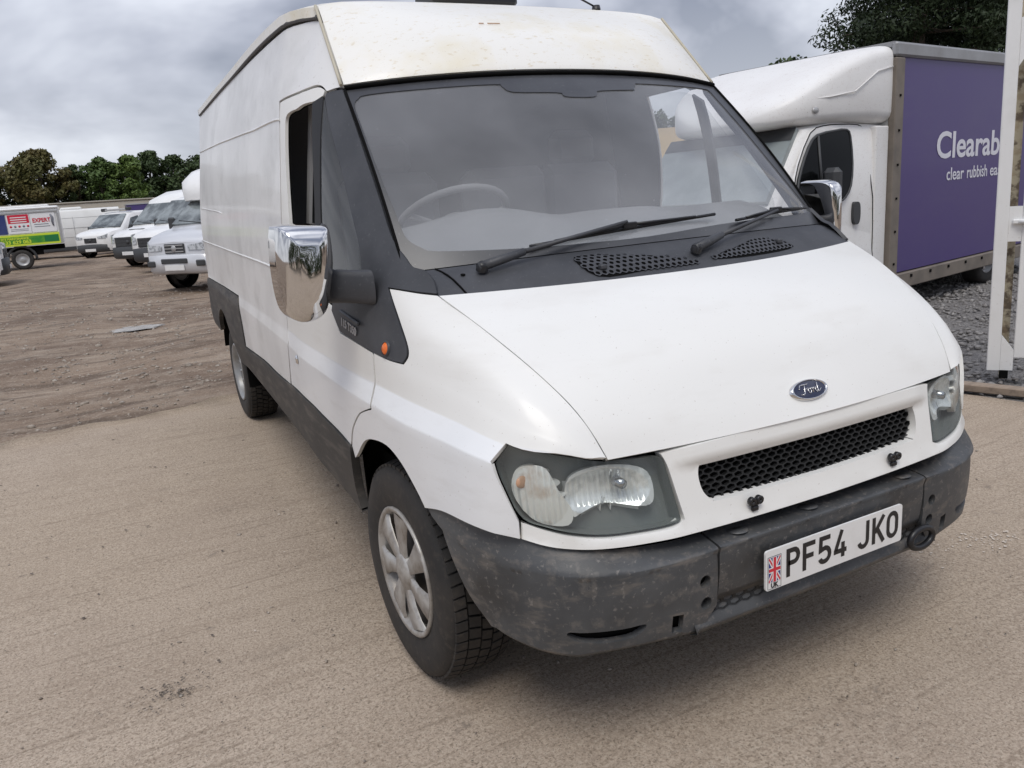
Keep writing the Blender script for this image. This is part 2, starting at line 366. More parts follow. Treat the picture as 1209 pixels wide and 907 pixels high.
# side of the van: stations along y, seven columns (x, z) from sill to roof gutter
SIDE=[
(-.05,((.55,.45),(.55,.65),(.55,.73),(.55,.735),(.55,.735),(.55,.70),(.55,.66))),
(.10,((.66,.45),(.668,.65),(.672,.80),(.665,.82),(.655,.83),(.642,.83),(.625,.82))),
(.17,((.775,.45),(.785,.65),(.785,.845),(.765,.878),(.742,.898),(.712,.915),(.664,.928))),
(.25,((.90,.45),(.90,.65),(.885,.855),(.845,.895),(.815,.935),(.77,.978),(.698,1.003))),
(.42,((.94,.45),(.945,.655),(.932,.873),(.897,.925),(.872,.99),(.833,1.065),(.76,1.114))),
(.654,((.955,.45),(.968,.66),(.972,.885),(.942,.945),(.924,1.03),(.888,1.135),(.815,1.216))),
(.897,((.96,.44),(.98,.67),(.985,.893),(.962,.957),(.947,1.09),(.909,1.24),(.84,1.366))),
(1.10,((.96,.44),(.98,.68),(.987,.895),(.968,.96),(.957,1.17),(.905,1.41),(.823,1.594))),
(1.351,((.96,.45),(.98,.685),(.987,.90),(.97,.965),(.957,1.28),(.90,1.61),(.798,1.848))),
(1.65,((.96,.46),(.98,.69),(.985,.905),(.97,.97),(.957,1.38),(.898,1.78),(.770,2.13))),
(2.0,((.945,.475),(.965,.69),(.970,.915),(.957,.98),(.944,1.42),(.895,1.85),(.815,2.17))),
(3.6,((.893,.54),(.913,.69),(.918,.94),(.905,1.0),(.892,1.45),(.845,1.88),(.772,2.20))),
(5.6,((.828,.58),(.848,.69),(.853,.96),(.840,1.02),(.827,1.48),(.780,1.90),(.707,2.22))),
]
_sy=[s[0] for s in SIDE]
def side(y,v):
    """point on the right-hand (x<0) flank, y along the van, v column 0..6"""
    y=np.atleast_1d(np.asarray(y,float)); v=np.atleast_1d(np.asarray(v,float))
    cx=np.stack([herm(_sy,[s[1][k][0] for s in SIDE],y) for k in range(7)],-1)
    cz=np.stack([herm(_sy,[s[1][k][1] for s in SIDE],y) for k in range(7)],-1)
    out=np.empty(y.shape+(3,)); out[...,1]=y
    for c_,col in ((cx,0),(cz,2)):
        r=np.empty_like(y)
        for i in range(len(y)):
            q=v[i]
            if q<=2: r[i]=herm([0,1,2],c_[i,:3],q)
            elif q<=3: r[i]=c_[i,2]+(c_[i,3]-c_[i,2])*(q-2)
            else: r[i]=catm(c_[i,3:],q-3)
        out[...,col]=r
    out[...,0]*=-1
    return out
def catm(p,t):
    n=len(p); i=int(min(max(np.floor(t),0),n-2)); f=t-i
    p0=p[i-1] if i>0 else 2*p[0]-p[1]; p3=p[i+2] if i+2<n else 2*p[-1]-p[-2]
    a,b=p[i],p[i+1]
    return .5*(2*a+(b-p0)*f+(2*p0-5*a+4*b-p3)*f*f+(3*a-p0-3*b+p3)*f**3)
# front fascia: y as a function of x, z
def front(x,z):
    x=np.abs(np.atleast_1d(np.asarray(x,float))); z=np.atleast_1d(np.asarray(z,float))
    b=herm([0,.26,.48,.60,.70,.78,.84,.88,.92],[.03,.036,.05,.083,.123,.165,.212,.252,.33],x)
    s=herm([0,.5,.64,.9],[.27,.27,.2,.13],x)
    y=b+s*(z-.67)
    return np.stack([x,y,z],-1)
# bumper: plan curve of the crease, y as a function of arc parameter x
def plan(s):
    """s 0..1.25 -> (x, y) along the bumper face from the middle to the wheel arch"""
    return np.stack([herm([0,.44,.6,.72,.84,.94,1.04,1.16,1.3],[0,.44,.598,.71,.80,.862,.908,.940,.962],s),
                     herm([0,.44,.6,.72,.84,.94,1.04,1.16,1.3],[.0,.01,.035,.075,.14,.22,.31,.425,.565],s)],-1)
# bonnet
SEAMT=((.815,.654,1.216),(.79,.533,1.168),(.76,.422,1.115),(.713,.284,1.032),(.675,.199,.959),(.653,.147,.895),(.638,.119,.843))
CENT=((0,.50,1.213),(0,.395,1.168),(0,.30,1.115),(0,.19,1.02),(0,.125,.937),(0,.085,.883),(0,.058,.847))
def bonnet(s,t):
    """s -1..1 across, t 0..6 from the rear edge to the front edge"""
    s=np.atleast_1d(np.asarray(s,float)); t=np.atleast_1d(np.asarray(t,float))
    k=range(7)
    E=np.stack([herm(k,[p[i] for p in SEAMT],t) for i in range(3)],-1)
    C=np.stack([herm(k,[p[i] for p in CENT],t) for i in range(3)],-1)
    a=np.abs(s)[...,None]; w=a**2
    P=C+(E-C)*w; P[...,0]=s*E[...,0]
    # crown towards the sides
    P[...,2]+=(.018*(1-a[...,0]**4)*(np.sin(np.clip(t/6,0,1)*np.pi)))*.6
    return P
# windscreen: s -1..1 across, t 0 (bottom) .. 1 (top)
def screen(s,t):
    s=np.atleast_1d(np.asarray(s,float)); t=np.atleast_1d(np.asarray(t,float))
    xe=.848+(.798-.848)*t; ye=.79+(1.351-.79)*t; ze=1.243+(1.848-1.243)*t
    yc=.61+(1.21-.61)*t; zc=1.263+(1.876-1.263)*t
    a=np.abs(s); w=a**2.2
    bow=.02*np.sin(np.pi*np.clip(t,0,1))
    return np.stack([s*xe,yc+(ye-yc)*w-bow*.7,zc+(ze-zc)*w+bow*.7],-1)
def cowl(s,t):
    s=np.atleast_1d(np.asarray(s,float)); t=np.atleast_1d(np.asarray(t,float))
    A=bonnet(s,0*t); B=screen(s,0*t+.045); k=t[...,None]
    P=A+(B-A)*k; P[...,2]+=.012*np.sin(np.clip(t,0,1)*np.pi)-.006*(1-t)
    return P
D={"wing":[[0.1176,5.788,1],[0.147,5.975],[0.1983,6.027],[0.2866,6.0191],[0.4215,6.0036],[0.5359,6.0384],[0.6543,6.0022,1],[0.7198,5.678],[0.8281,5.2376,1],[0.7491,4.9408],[0.6766,4.5635],[0.6578,4.2999],[0.6774,4.0164,1],[0.7577,3.8562],[0.863,3.7335,1],[0.8491,3.0408,1],[0.8445,1.9585,1],[0.9294,1.8343],[0.9859,1.7101],[1.0719,1.4081],[1.1243,1.0714,1],[1.109,0.8931,1],[1.0652,1.017],[0.9691,1.333],[0.881,1.4865],[0.7543,1.5658],[0.658,1.4538],[0.5762,1.2076],[0.5335,1.0333,1],[0.4386,1.1385],[0.3248,1.1648],[0.2414,1.1454],[0.2023,1.0679,1],[0.2026,1.2977,1],[0.219,1.6194],[0.2358,1.8714],[0.2503,2.0864,1],[0.2449,3.0654,1],[0.1749,2.9021],[0.127,3.8877]],"door":[[1.911,5.1033,1],[1.7437,5.2086],[1.6001,5.3366],[1.4938,5.5553],[1.4606,5.6045,1],[1.4611,5.5385,1],[1.5259,5.3205],[1.6554,5.123],[1.7357,5.0543],[1.8,4.9741],[1.7979,4.8109],[1.7673,4.4513],[1.7382,4.0722],[1.7274,3.7193],[1.6971,3.5776,1],[1.4553,3.5931],[1.2473,3.6905,1],[1.1542,3.4859,1],[0.8703,3.7134,1],[0.8571,3.0271,1],[0.852,1.9567,1],[0.9386,1.8247],[0.9949,1.7064],[1.0827,1.3946],[1.1347,1.0649,1],[1.2782,1.1336],[1.4883,1.1745],[1.6912,1.2173],[2.0776,1.1875,1],[2.0349,1.6145],[1.9944,2.1772],[2.0197,3.0234],[1.9441,3.5733],[1.8984,4.0243],[1.8776,4.5655]],"cargo_side":[[1.6054,5.998,1],[1.3698,5.9668,1],[1.4482,5.6272,1],[1.4955,5.5613],[1.6028,5.3462],[1.7463,5.2204],[1.9234,5.1119,1],[1.8896,4.5632],[1.9142,4.021],[1.961,3.5693],[2.0363,3.0182],[2.009,2.1421],[2.0532,1.6005],[2.1014,1.1674,1],[2.4397,1.1366],[2.8206,1.1476],[3.5191,1.0203,1],[3.5134,1.6381],[3.5711,2.9089,1],[4.2883,2.8353],[5.3531,2.6043,1],[5.4125,3.5443],[5.3816,3.9788],[5.2683,4.4847],[5.2229,5.1017],[5.5438,6.1077,1],[4.0947,6.0302],[2.6881,5.9605],[2.0137,5.9634]],"cladding":[[1.1309,1.0563,1],[1.2804,1.117],[1.4908,1.1567],[1.6941,1.1986],[2.0915,1.1671],[2.4447,1.1139],[2.8264,1.1229],[3.5279,0.9861,1],[3.5206,1.6159],[3.5864,2.8027,1],[4.2852,2.746],[5.349,2.4999,1],[5.3738,1.703],[5.4235,1.285,1]],"pillar":[[1.3621,5.9732,1],[1.2299,5.9867],[1.0977,5.982],[0.9847,6.0229],[0.8969,5.9991],[0.8288,6.0192],[0.787,6.033],[0.7414,6.212,1],[0.6951,6.2124],[0.6563,6.0209,1],[0.7215,5.6926],[0.8308,5.2369,1],[0.753,4.9255],[0.6807,4.5496],[0.662,4.286],[0.6803,4.03,1],[0.7581,3.8773],[0.8686,3.7381],[1.1483,3.5073,1],[1.2302,3.6747,1],[1.1759,3.9761],[1.0168,4.4481],[0.9858,4.6911],[1.0147,4.9596],[1.0605,5.0687],[1.2206,5.3039],[1.3649,5.4402],[1.447,5.5546,1],[1.4467,5.6217,1]],"quarter":[[1.4521,5.5394,1],[1.3618,5.4268],[1.218,5.2893],[1.0585,5.0517],[1.0129,4.9412],[0.9876,4.6702],[1.0179,4.4687,1],[1.1843,3.9698],[1.2546,3.9014,1],[1.2875,4.2153],[1.3275,4.4667],[1.3676,4.9203],[1.4239,5.2742],[1.465,5.4837,1]],"divider":[[1.5259,5.3205,1],[1.4585,5.5459,1],[1.421,5.2814],[1.3711,4.9135],[1.3317,4.4601],[1.2961,4.2009],[1.2597,3.8831,1],[1.4066,3.6489,1],[1.3968,4.3581],[1.4345,4.8036]],"opening":[[1.5259,5.3205,1],[1.6554,5.123],[1.7357,5.0543],[1.8,4.9741],[1.7979,4.8109],[1.7673,4.4513],[1.7382,4.0722],[1.7274,3.7193],[1.6971,3.5776,1],[1.4066,3.6489,1],[1.3968,4.3581],[1.4345,4.8036]],"headlight":[[0.8718,0.8517,1],[0.8387,0.8955,1],[0.7652,0.8709],[0.6765,0.8476],[0.6357,0.8405],[0.5634,0.8354],[0.5157,0.8342],[0.4994,0.8275],[0.4905,0.8058],[0.4751,0.6746,1],[0.4887,0.6672],[0.579,0.6621],[0.663,0.662],[0.7333,0.6728],[0.7873,0.6907],[0.8286,0.7105],[0.8528,0.767],[0.8669,0.8187]],"hl_ind":[[0.845,0.7797],[0.8334,0.8276],[0.8029,0.8397],[0.7699,0.8299],[0.7498,0.7772],[0.7257,0.7237],[0.7393,0.6899],[0.7944,0.6971],[0.8267,0.7281]],"hl_main":[[0.7225,0.8033],[0.6683,0.8239],[0.5875,0.8209],[0.5323,0.7963],[0.5268,0.7387],[0.5523,0.7162],[0.6432,0.7311],[0.7024,0.7173],[0.7258,0.7093],[0.7386,0.7516]],"gp_low":[[0.8321,0.7007,1],[0.8364,0.6606,1],[0.8,0.6481],[0.7567,0.6379],[0.6937,0.6304],[0.6128,0.6288],[0.5197,0.6363],[0.4278,0.6348,1]],"frit_hole":[[-0.9803,0.8973],[-0.9596,0.9308],[-0.9158,0.9488],[-0.6793,0.9452],[-0.3999,0.941],[-0.371,0.9271],[-0.335,0.8845],[-0.1318,0.8707],[-0.1141,0.8557],[-0.0884,0.84],[0.0411,0.8369],[0.0745,0.8634],[0.1016,0.8781],[0.3025,0.8875,1],[0.341,0.9358,1],[0.5965,0.9399],[0.8486,0.9507],[0.8992,0.9387],[0.9,0.8641],[0.913,0.4546],[0.9691,0.1498],[0.9454,0.1252],[0.7955,0.1131],[0.268,0.0994],[-0.1059,0.0794],[-0.3737,0.082],[-0.5912,0.0902],[-0.8697,0.1209],[-0.9256,0.147],[-0.9591,0.1903],[-0.967,0.2606],[-0.9801,0.5108],[-0.9835,0.8133]],"vent_r":[[-0.4511,0.7842],[-0.2653,0.6091],[-0.0887,0.3624],[-0.0032,0.1569],[-0.2172,0.1507],[-0.4368,0.131]],"vent_l":[[0.0686,0.2235],[0.2311,0.4436],[0.3999,0.6224],[0.5475,0.2094],[0.2787,0.1428]],"sill_front":[[1.1762,0.3647],[1.1437,0.086]],"swage":[[5.1874,5.0954],[3.7851,5.0131],[2.5021,4.9141],[1.8951,4.9323]],"rib1":[[5.2431,4.1111],[4.1098,4.0669],[3.9306,4.0461]],"rib2":[[5.4765,3.5537],[3.3289,3.5559],[2.1686,3.5577],[1.9861,3.5638]],"dent":[[1.8014,1.8237]],"ind":[[0.7797,4.0851]],"badge350":[[1.1478,3.5816],[0.9818,3.7049]],"holes":[]}
# ================================================================== the white van in front
van=thing('panel_van','white panel van with black front trim and a mud scuffed grey bumper, nearest the camera','van')
# nearside glazing (set flush, so its outline differs from the open offside window)
def sv(y,z): return round(float(np.interp(z,side(np.full(160,y),np.linspace(-.8,6,160))[:,2],np.linspace(-.8,6,160))),4)
D['opening_n']=[(1.555,5.30,1),(1.75,5.20),(1.90,5.12),(1.95,5.00),(1.955,4.8),(1.94,4.27),(1.925,3.93),(1.91,sv(1.91,1.25),1),(1.54,sv(1.54,1.22),1),(1.535,4.1)]
D['divider_n']=[(1.48,5.36,1),(1.555,5.31,1),(1.535,4.1),(1.54,sv(1.54,1.22),1),(1.48,sv(1.48,1.22),1),(1.475,4.15)]
D['quarter_n']=[(1.478,5.30,1),(1.37,5.14),(1.17,4.87),(1.12,4.7),(1.15,sv(1.15,1.26),1),(1.478,sv(1.478,1.22),1),(1.473,4.15)]
dn=[tuple(p) for p in D['door']]
D['door_n']=dn[:5]+[(1.545,5.38,1)]+[(1.75,5.27),(1.92,5.17),(1.972,5.02),(1.975,4.8),(1.96,4.27),(1.945,3.93),(1.93,sv(1.93,1.22),1),(1.50,sv(1.50,1.19),1)]+dn[15:]
OUTS=(-1,0,.15)
def both(name,key,m,gap=.002,lip=.012,step=.045,off=0.,which=(1,-1),**kw):
    return [panel(name,side,D[key],(1,.30),m,van,OUTS,flip=fl,gap=gap,lip=lip,step=step,off=off,**kw) for fl in which]
CR=dict(creases=(2.,3.),lower=(3.,PAINT2),step=.035)
both('front_wing','wing',PAINT,**CR)
both('cab_door','door',PAINT,which=(1,),**CR); both('cab_door','door_n',PAINT,which=(-1,),**CR)
both('cargo_panel','cargo_side',CARGO,step=.06,creases=(2.,3.))
# black cladding with the rear wheel arch cut out
def side_v(y,z):
    a=np.linspace(-.8,6,120); q=side(np.full(120,y),a)[:,2]; return float(np.interp(z,q,a))
RW=(4.59,.35)
cl=[tuple(p) for p in D['cladding']]
cl+=[(5.40,side_v(5.4,.62),1),(RW[0]+.47,side_v(5.06,.60),1)]
cl+=[(RW[0]+.46*math.cos(R(a)),side_v(RW[0]+.46*math.cos(R(a)),RW[1]+.46*math.sin(R(a)))) for a in range(36,160,12)]
cl+=[(RW[0]-.46,side_v(RW[0]-.46,.50),1),(3.70,-.10,1),(2.37,.05),(1.5,.08),(1.147,.02,1),(1.172,.36)]
D['cladding2']=cl
both('side_cladding','cladding2',CLAD,off=.006,lip=.03,step=.06)
both('pillar_trim','pillar',BLK,off=.002,step=.035)
both('quarter_window','quarter',QUARGL,off=-.002,lip=.0,which=(1,)); both('quarter_window','quarter_n',DUSTGL,off=-.004,lip=.0,which=(-1,))
both('window_divider','divider',SEAL,off=.001,which=(1,)); both('window_divider','divider_n',BLK,off=.001,which=(-1,))
both('door_window','opening_n',DUSTGL,off=-.006,lip=.0,which=(-1,))
# rubber and dark structure behind the panel gaps
for key in ('wing','door','cargo_side'):
    for fl in (1,-1): panel('inner_frame',side,D[key if fl>0 or key!='door' else 'door_n'],(1,.30),DARK,van,OUTS,flip=fl,gap=0,lip=0,step=.10,off=-.016)
# swage lines pressed into the side
for key,rad in (('swage',.005),('rib1',.004),('rib2',.005)):
    P=[(p[0],p[1]) for p in D[key]]; uu=np.interp(np.linspace(0,1,24),np.linspace(0,1,len(P)),[p[0] for p in P]); vv=np.interp(np.linspace(0,1,24),np.linspace(0,1,len(P)),[p[1] for p in P])
    q=side(uu,vv)
    for fl in (1,-1): MB().tube([tuple(p) for p in q*[fl,1,1]],rad,6).build('swage_line',CARGO,van)
# gutter
yy=np.linspace(1.64,5.45,40); q=side(yy,np.full(40,6.0))
for fl in (1,-1): MB().tube([tuple(p) for p in (q+[-.002,0,.006])*[fl,1,1]],.010,6).build('roof_gutter',mat('gutter sealant',(.10,.10,.105),.7),van)
# roof
def roof(s,y):
    s=np.atleast_1d(np.asarray(s,float)); y=np.atleast_1d(np.asarray(y,float))
    e=side(y,np.full_like(y,6.0)); a=np.abs(s)
    yo=y+.07*(1-a**2)*np.clip(1-(y-1.64)/1.2,0,1)
    return np.stack([s*(-e[:,0]+.012),yo,e[:,2]+.040+(.028*(1-a**2)+.022*(1-a**12))],-1)
panel('roof',roof,[(-1,1.66,1),(1,1.66,1),(1,5.45,1),(-1,5.45,1)],(.8,1),CAPW,van,(0,0,1),step=.11,lip=.034,lipdir=(0,0,1))
def cap(s,t):
    s=np.atleast_1d(np.asarray(s,float)); t=np.atleast_1d(np.asarray(t,float))
    B=screen(s,np.ones_like(s))+[0,.012,.016]; T=roof(s*.985,np.full_like(s,1.652)); k=t[:,None]; a=np.abs(s)
    P=B+(T-B)*k; bl=.045*np.sin(np.pi*np.clip(t,0,1)**.8)*(1-a**6)
    P[:,1]-=bl*.7; P[:,2]+=bl*.72
    return P
panel('roof_cap',cap,[(-1,0,1),(1,0,1),(1,1,1),(-1,1,1)],(.78,.42),CAPW,van,(0,-1,1),step=.05,gap=.003)
panel('cap_backing',cap,[(-1,0,1),(1,0,1),(1,1,1),(-1,1,1)],(.78,.42),DARK,van,(0,-1,1),step=.12,off=-.03,lip=0)
for fl in (-1,1):
    q=cap(np.full(9,fl*1.0),np.linspace(.0,1,9)); MB().tube([tuple(p) for p in q+[fl*.006,0,0]],.006,6).build('cap_seal',mat('yellowed sealant',(.50,.46,.36),.6),van)
# bonnet and scuttle
panel('bonnet',bonnet,[(-1,0,1),(0,0),(1,0,1),(1,3),(1,6,1),(0,6),(-1,6,1),(-1,3)],(.75,.13),PAINT,van,(0,-1,1),gap=.0025,lip=.016,step=.035)
panel('bonnet_frame',bonnet,[(-1,0,1),(1,0,1),(1,6,1),(-1,6,1)],(.76,.13),DARK,van,(0,-1,1),lip=0,step=.12,off=-.03)
sc=panel('scuttle_panel',cowl,[(-1,-.02,1),(1,-.02,1),(1,1,1),(-1,1,1)],(.82,.13),BLK,van,(0,-1,1),step=.04,lip=.02)
for key in ('vent_r','vent_l'):
    pl=smooth_loop([tuple(p)[:2] for p in D[key]],4); us=[p[0] for p in pl]; vs=[p[1] for p in pl]
    panel('vent_recess',cowl,pl,(.82,.13),DARK,sc,(0,-1,1),off=.0012,lip=0,dens=1)
    ff=lambda pts:[tuple(p) for p in cowl([a for a,b in pts],[b for a,b in pts])+[0,-.0022,.0030]]
    hm=hexmesh(ff,lambda a,b:pip(pl,a,b),min(us),max(us),min(vs),max(vs),.026,.105,.40,.001,(0,-.5,.8)); hm.build('vent_mesh',BLK,sc)
# scuttle end seams, washer jets
for s,t in ((-.86,.55),):
    q=cowl([s],[t])[0]; MB().lathe([(0,.003),(.007,.003),(.007,0)],12,M=Matrix.Translation(q)@Matrix.Rotation(.2,4,'X')).build('bolt',DARK,sc)
for s,t in ((-.40,.28),(.47,.36)):
    q=cowl([s],[t])[0]; MB().box((q[0],q[1],q[2]+.008),(.022,.024,.016),bev=.004).build('washer_jet',BLK,sc)
q=cowl([-.905]*6,np.linspace(0,1,6)); MB().tube([tuple(p) for p in q+[0,-.001,.001]],.003,5).build('scuttle_seam',DARK,sc)
# windscreen
ws=panel('windscreen',screen,[(-1,.045,1),(0,.045),(1,.045,1),(1,1,1),(0,1),(-1,1,1)],(.83,.8),WSGLASS,van,(0,-1,1),gap=.006,lip=0,off=-.004,step=.05)
panel('glass_border',screen,[(-1,.045,1),(0,.045),(1,.045,1),(1,1,1),(0,1),(-1,1,1)],(.83,.8),FRIT,ws,(0,-1,1),gap=.003,lip=.006,holes=[D['frit_hole']],step=.05,dens=3)
P=[tuple(p) for p in screen(np.linspace(-1,1,30),np.ones(30))+[0,-.002,.006]]; MB().tube(P,.008,6).build('screen_seal',DARK,ws)
for sx in(-1,1): MB().tube([tuple(p) for p in screen(np.full(12,sx*1.0),np.linspace(.06,1,12))+[0,-.002,.002]],.005,5).build('screen_seal',DARK,ws)
# grille panel
def frontS(x,z):
    p=front(x,z); p[:,0]=np.atleast_1d(x); return p
hl=[tuple(p) for p in D['headlight']]
half=[(.26,.8445),(.45,.839),(.500,.8355,1),(.488,.804),(.478,.74),(.468,.672,1),(.50,.660),(.578,.656),(.663,.656),(.733,.667),(.787,.685),(.832,.706,1),(.838,.661,1)]+[tuple(p) for p in D['gp_low'][2:-1]][:0]+[(.80,.648),(.757,.638),(.694,.630),(.613,.629),(.52,.632),(.428,.633),(.2,.632)]
outl=[(0,.846)]+half+[(0,.632)]+[(-p[0],)+tuple(p[1:]) for p in reversed(half)]
gh=[(.398,.786,1),(.404,.76),(.398,.725),(.375,.702),(.335,.696),(0,.693)]
hole=gh+[(-p[0],)+tuple(p[1:]) for p in reversed(gh[:-1])]
sst=lambda x,a,b:(lambda t:t*t*(3-2*t))(np.clip((x-a)/(b-a),0,1))
gbul=lambda x,z:.013*sst(z,.782,.800)*(1-sst(np.abs(x),.40,.50))+.006*(1-sst(z,.640,.665))
gp=panel('grille_panel',frontS,outl,(1,1),PAINT,van,(0,-1,0),gap=.002,lip=.03,lipdir=(0,-1,0),holes=[hole],step=.022,bulge=gbul)
pl=smooth_loop(hole,4)
ff=lambda pts:[tuple(p) for p in frontS([a for a,b in pts],[b for a,b in pts])+[0,.020,0]]
hexmesh(ff,lambda a,b:pip(pl,a,b) or pip(pl,a,b-.005) or pip(pl,a,b+.005),-.42,.42,.685,.80,.030,.0128,.19,.010,(0,-1,0)).build('grille_mesh',mat('grille plastic',(.013,.0135,.014),.5),van)
MB().box((0,.135,.745),(.95,.02,.24)).build('grille_backing',DARK,van)
for sx in (-1,1):
    q=frontS([sx*.262],[.668])[0]; mb=MB()
    mb.box((q[0],q[1]-.010,q[2]),(.030,.012,.010),bev=.003)
    for k in(-1,1): mb.lathe([(.004,-.006),(.011,-.006),(.011,.006),(.004,.006)],12,M=Matrix.Translation((q[0]+k*.012,q[1]-.014,q[2]+.010))@Matrix.Rotation(R(90),4,'X'),closed=True)
    mb.box((q[0],q[1]-.012,q[2]-.012),(.022,.010,.014),bev=.003)
    mb.build('grille_clip',INK,van)
# headlights
def ell(P):
    c=np.mean([p[:2] for p in P],0); w_=np.ptp([p[0] for p in P])/2; h_=np.ptp([p[1] for p in P])/2
    return lambda x,z:np.clip(((np.abs(x)-c[0])/w_)**2+((z-c[1])/h_)**2,0,1)
OUTF=(.35,-1,.1)
for fl in (-1,1):
    h=panel('headlight',front,hl,(1,1),HOUSING,van,OUTF,flip=fl,gap=.001,lip=-.056,off=-.058,step=.03)
    d=ell(D['hl_main']); panel('reflector',front,D['hl_main'],(1,1),REFL,h,OUTF,flip=fl,lip=.02,off=-.020,bulge=lambda x,z:-.030*(1-d(x,z))+.0034*np.sin(x*2*np.pi/.0135)*(z>.73)*np.clip(1.6*(1-d(x,z)),0,1),step=.0036)
    d2=ell(D['hl_ind']); panel('indicator',front,D['hl_ind'],(1,1),INDL,h,OUTF,flip=fl,lip=.02,off=-.016,bulge=lambda x,z:.012*(1-d2(x,z))+.0030*np.sin(x*2*np.pi/.0125)*np.clip(1.6*(1-d2(x,z)),0,1),step=.0032)
    c=front([.818],[.800])[0]+np.array([.0,.010,.0]); mb=MB(); mb.lathe([(.0001,.006),(.008,.0055),(.014,.003),(.016,0)],14,M=Matrix.Translation((c[0]*fl,c[1],c[2]))@Matrix.Rotation(R(90),4,'X')); mb.build('indicator_bulb',AMBULB,h)
    c=front([.60],[.775])[0]+np.array([0,.02,0]); MB().lathe([(.0001,.035),(.012,.033),(.014,.0)],14,M=Matrix.Translation((c[0]*fl,c[1]+.02,c[2]))@Matrix.Rotation(R(90),4,'X')).build('bulb',mat('bulb metal',(.5,.5,.52),.2,metal=.9),h)
    panel('lens',front,hl,(1,1),LENS,h,OUTF,flip=fl,gap=.0025,lip=.006,off=.001,step=.03)
# bumper
Z1=lambda s:herm([0,.385,.5,.657,.776,.914,1.058,1.256],[.592,.589,.583,.578,.579,.588,.602,.648],s)
Z0=lambda s:herm([0,.4,.6,.757,.86,.93,1.0,1.1,1.2,1.3],[.604,.602,.615,.629,.645,.668,.680,.684,.684,.668],s)
DI=lambda s:herm([0,.39,.6,.76,.9,1.06,1.26],[.085,.077,.058,.046,.032,.016,.004],s)
Z2=lambda s:herm([.35,.43,.555,.643,.742,.785,.878,.976,1.042,1.3],[.372,.364,.367,.366,.358,.352,.357,.373,.391,.46],s)
def bump_pt(s,w,z2):
    s=np.atleast_1d(np.asarray(s,float)); w=np.atleast_1d(np.asarray(w,float)); a=np.abs(s)
    p=plan(a); t=plan(a+1e-3)-plan(a-1e-3); t/=np.linalg.norm(t,axis=1)[:,None]; n=np.stack([-t[:,1],t[:,0]],1)
    rnd=.003*np.exp(-((w-1)/.10)**2)
    d=np.where(w<1,DI(a)*(1-w),0)+rnd*.6+np.where(w>1,.012*(w-1)**2,0)+np.where(w>2,.10*(w-2),0)+.009*sst(w,1.0,1.08)+np.where((w>1)&(w<2),-.003*np.sin(np.pi*(w-1)),0)
    z=np.where(w<1,Z0(a)+(Z1(a)-Z0(a))*w,Z1(a)+(z2(a)-Z1(a))*np.minimum(w-1,1))-np.where(w>2,(w-2)*.035,0)-rnd*.6
    q=p+n*d[:,None]; return np.stack([np.sign(s+1e-12)*q[:,0],q[:,1],z],-1)
bS=lambda s,w:bump_pt(s,w,Z2)
bC=lambda s,w:bump_pt(s,w,lambda a:.437+0*a)
def bw(s,z): return 1+(Z1(np.array([s]))[0]-z)/(Z1(np.array([s]))[0]-Z2(np.array([s]))[0])
circ=lambda s,z,r_:[(s+r_*math.cos(R(a)),bw(s,z+r_*math.sin(R(a)))) for a in range(0,360,30)]
slot=[(.60,bw(.60,.427)),(.66,bw(.66,.425)),(.74,bw(.74,.424)),(.80,bw(.8,.425)),(.805,bw(.8,.412)),(.76,bw(.76,.398)),(.70,bw(.7,.394)),(.63,bw(.63,.40))]
sq=[(.497,bw(.5,.43),1),(.525,bw(.52,.432),1),(.527,bw(.52,.386),1),(.50,bw(.5,.384),1)]
bco=[(.392,0,1),(.6,0),(.76,0),(.9,0),(1.06,0),(1.27,0,1),(1.245,.75),(1.215,1.0),(1.17,1.35),(1.11,1.75),(1.04,2.0),(1.02,2.25,1),(.7,2.3),(.45,2.3,1),(.44,2.0,1),(.392,1.72,1)]
for fl in (-1,1):
    b=panel('bumper_corner',bS,bco,(1,.20),BUMP,van,(.4,-1,.2),flip=fl,gap=.0015,lip=.02,step=.02,creases=(1.0,1.08),holes=[circ(.432,.506,.015),circ(.428,.444,.015),slot,sq])
    panel('bumper_backing',bS,[p[:2]+(1,) for p in bco],(1,.20),DARK,b,(.4,-1,.2),flip=fl,gap=.006,lip=0,step=.08,off=-.022)
bcen=panel('bumper_middle',bC,[(-.388,0,1),(0,0),(.388,0,1),(.388,2.15,1),(0,2.15),(-.388,2.15,1)],(1,.16),BUMP,van,(0,-1,.3),gap=.0015,lip=.03,step=.022,creases=(1.0,1.08))
for x,w_ in ((-.30,.45),(.33,.45),(-.05,.42)): 
    q=bC([x],[w_])[0]; MB().lathe([(.0001,.0015),(.026,.0015),(.028,-.002)],20,M=Matrix.Translation(q+[0,-.001,.002])@Matrix.Rotation(R(-6),4,'X')).build('blanking_disc',BUMP,bcen)
# lower valance
def val(s,w):
    s=np.atleast_1d(np.asarray(s,float)); w=np.atleast_1d(np.asarray(w,float)); a=np.abs(s)
    return np.stack([s,.040+.02*a**2-.026*np.clip(w-.5,0,2)+np.where(w>1.5,.09*(w-1.5),0),.445-.052*np.minimum(w,1.5)-.03*np.clip(w-1.5,0,1)],-1)
panel('lower_valance',val,[(-.46,0,1),(.46,0,1),(.46,2,1),(-.46,2,1)],(1,.06),BUMP,van,(0,-1,0),step=.03,lip=0)
ffv=lambda pts:[tuple(p) for p in val([a for a,b in pts],[b for a,b in pts])+[0,-.004,0]]
hexmesh(ffv,lambda a,b:True,-.40,.40,.12,.55,.040,.26,.28,.003,(0,-1,0)).build('valance_mesh',mat('grille plastic',(0,0,0)),van)
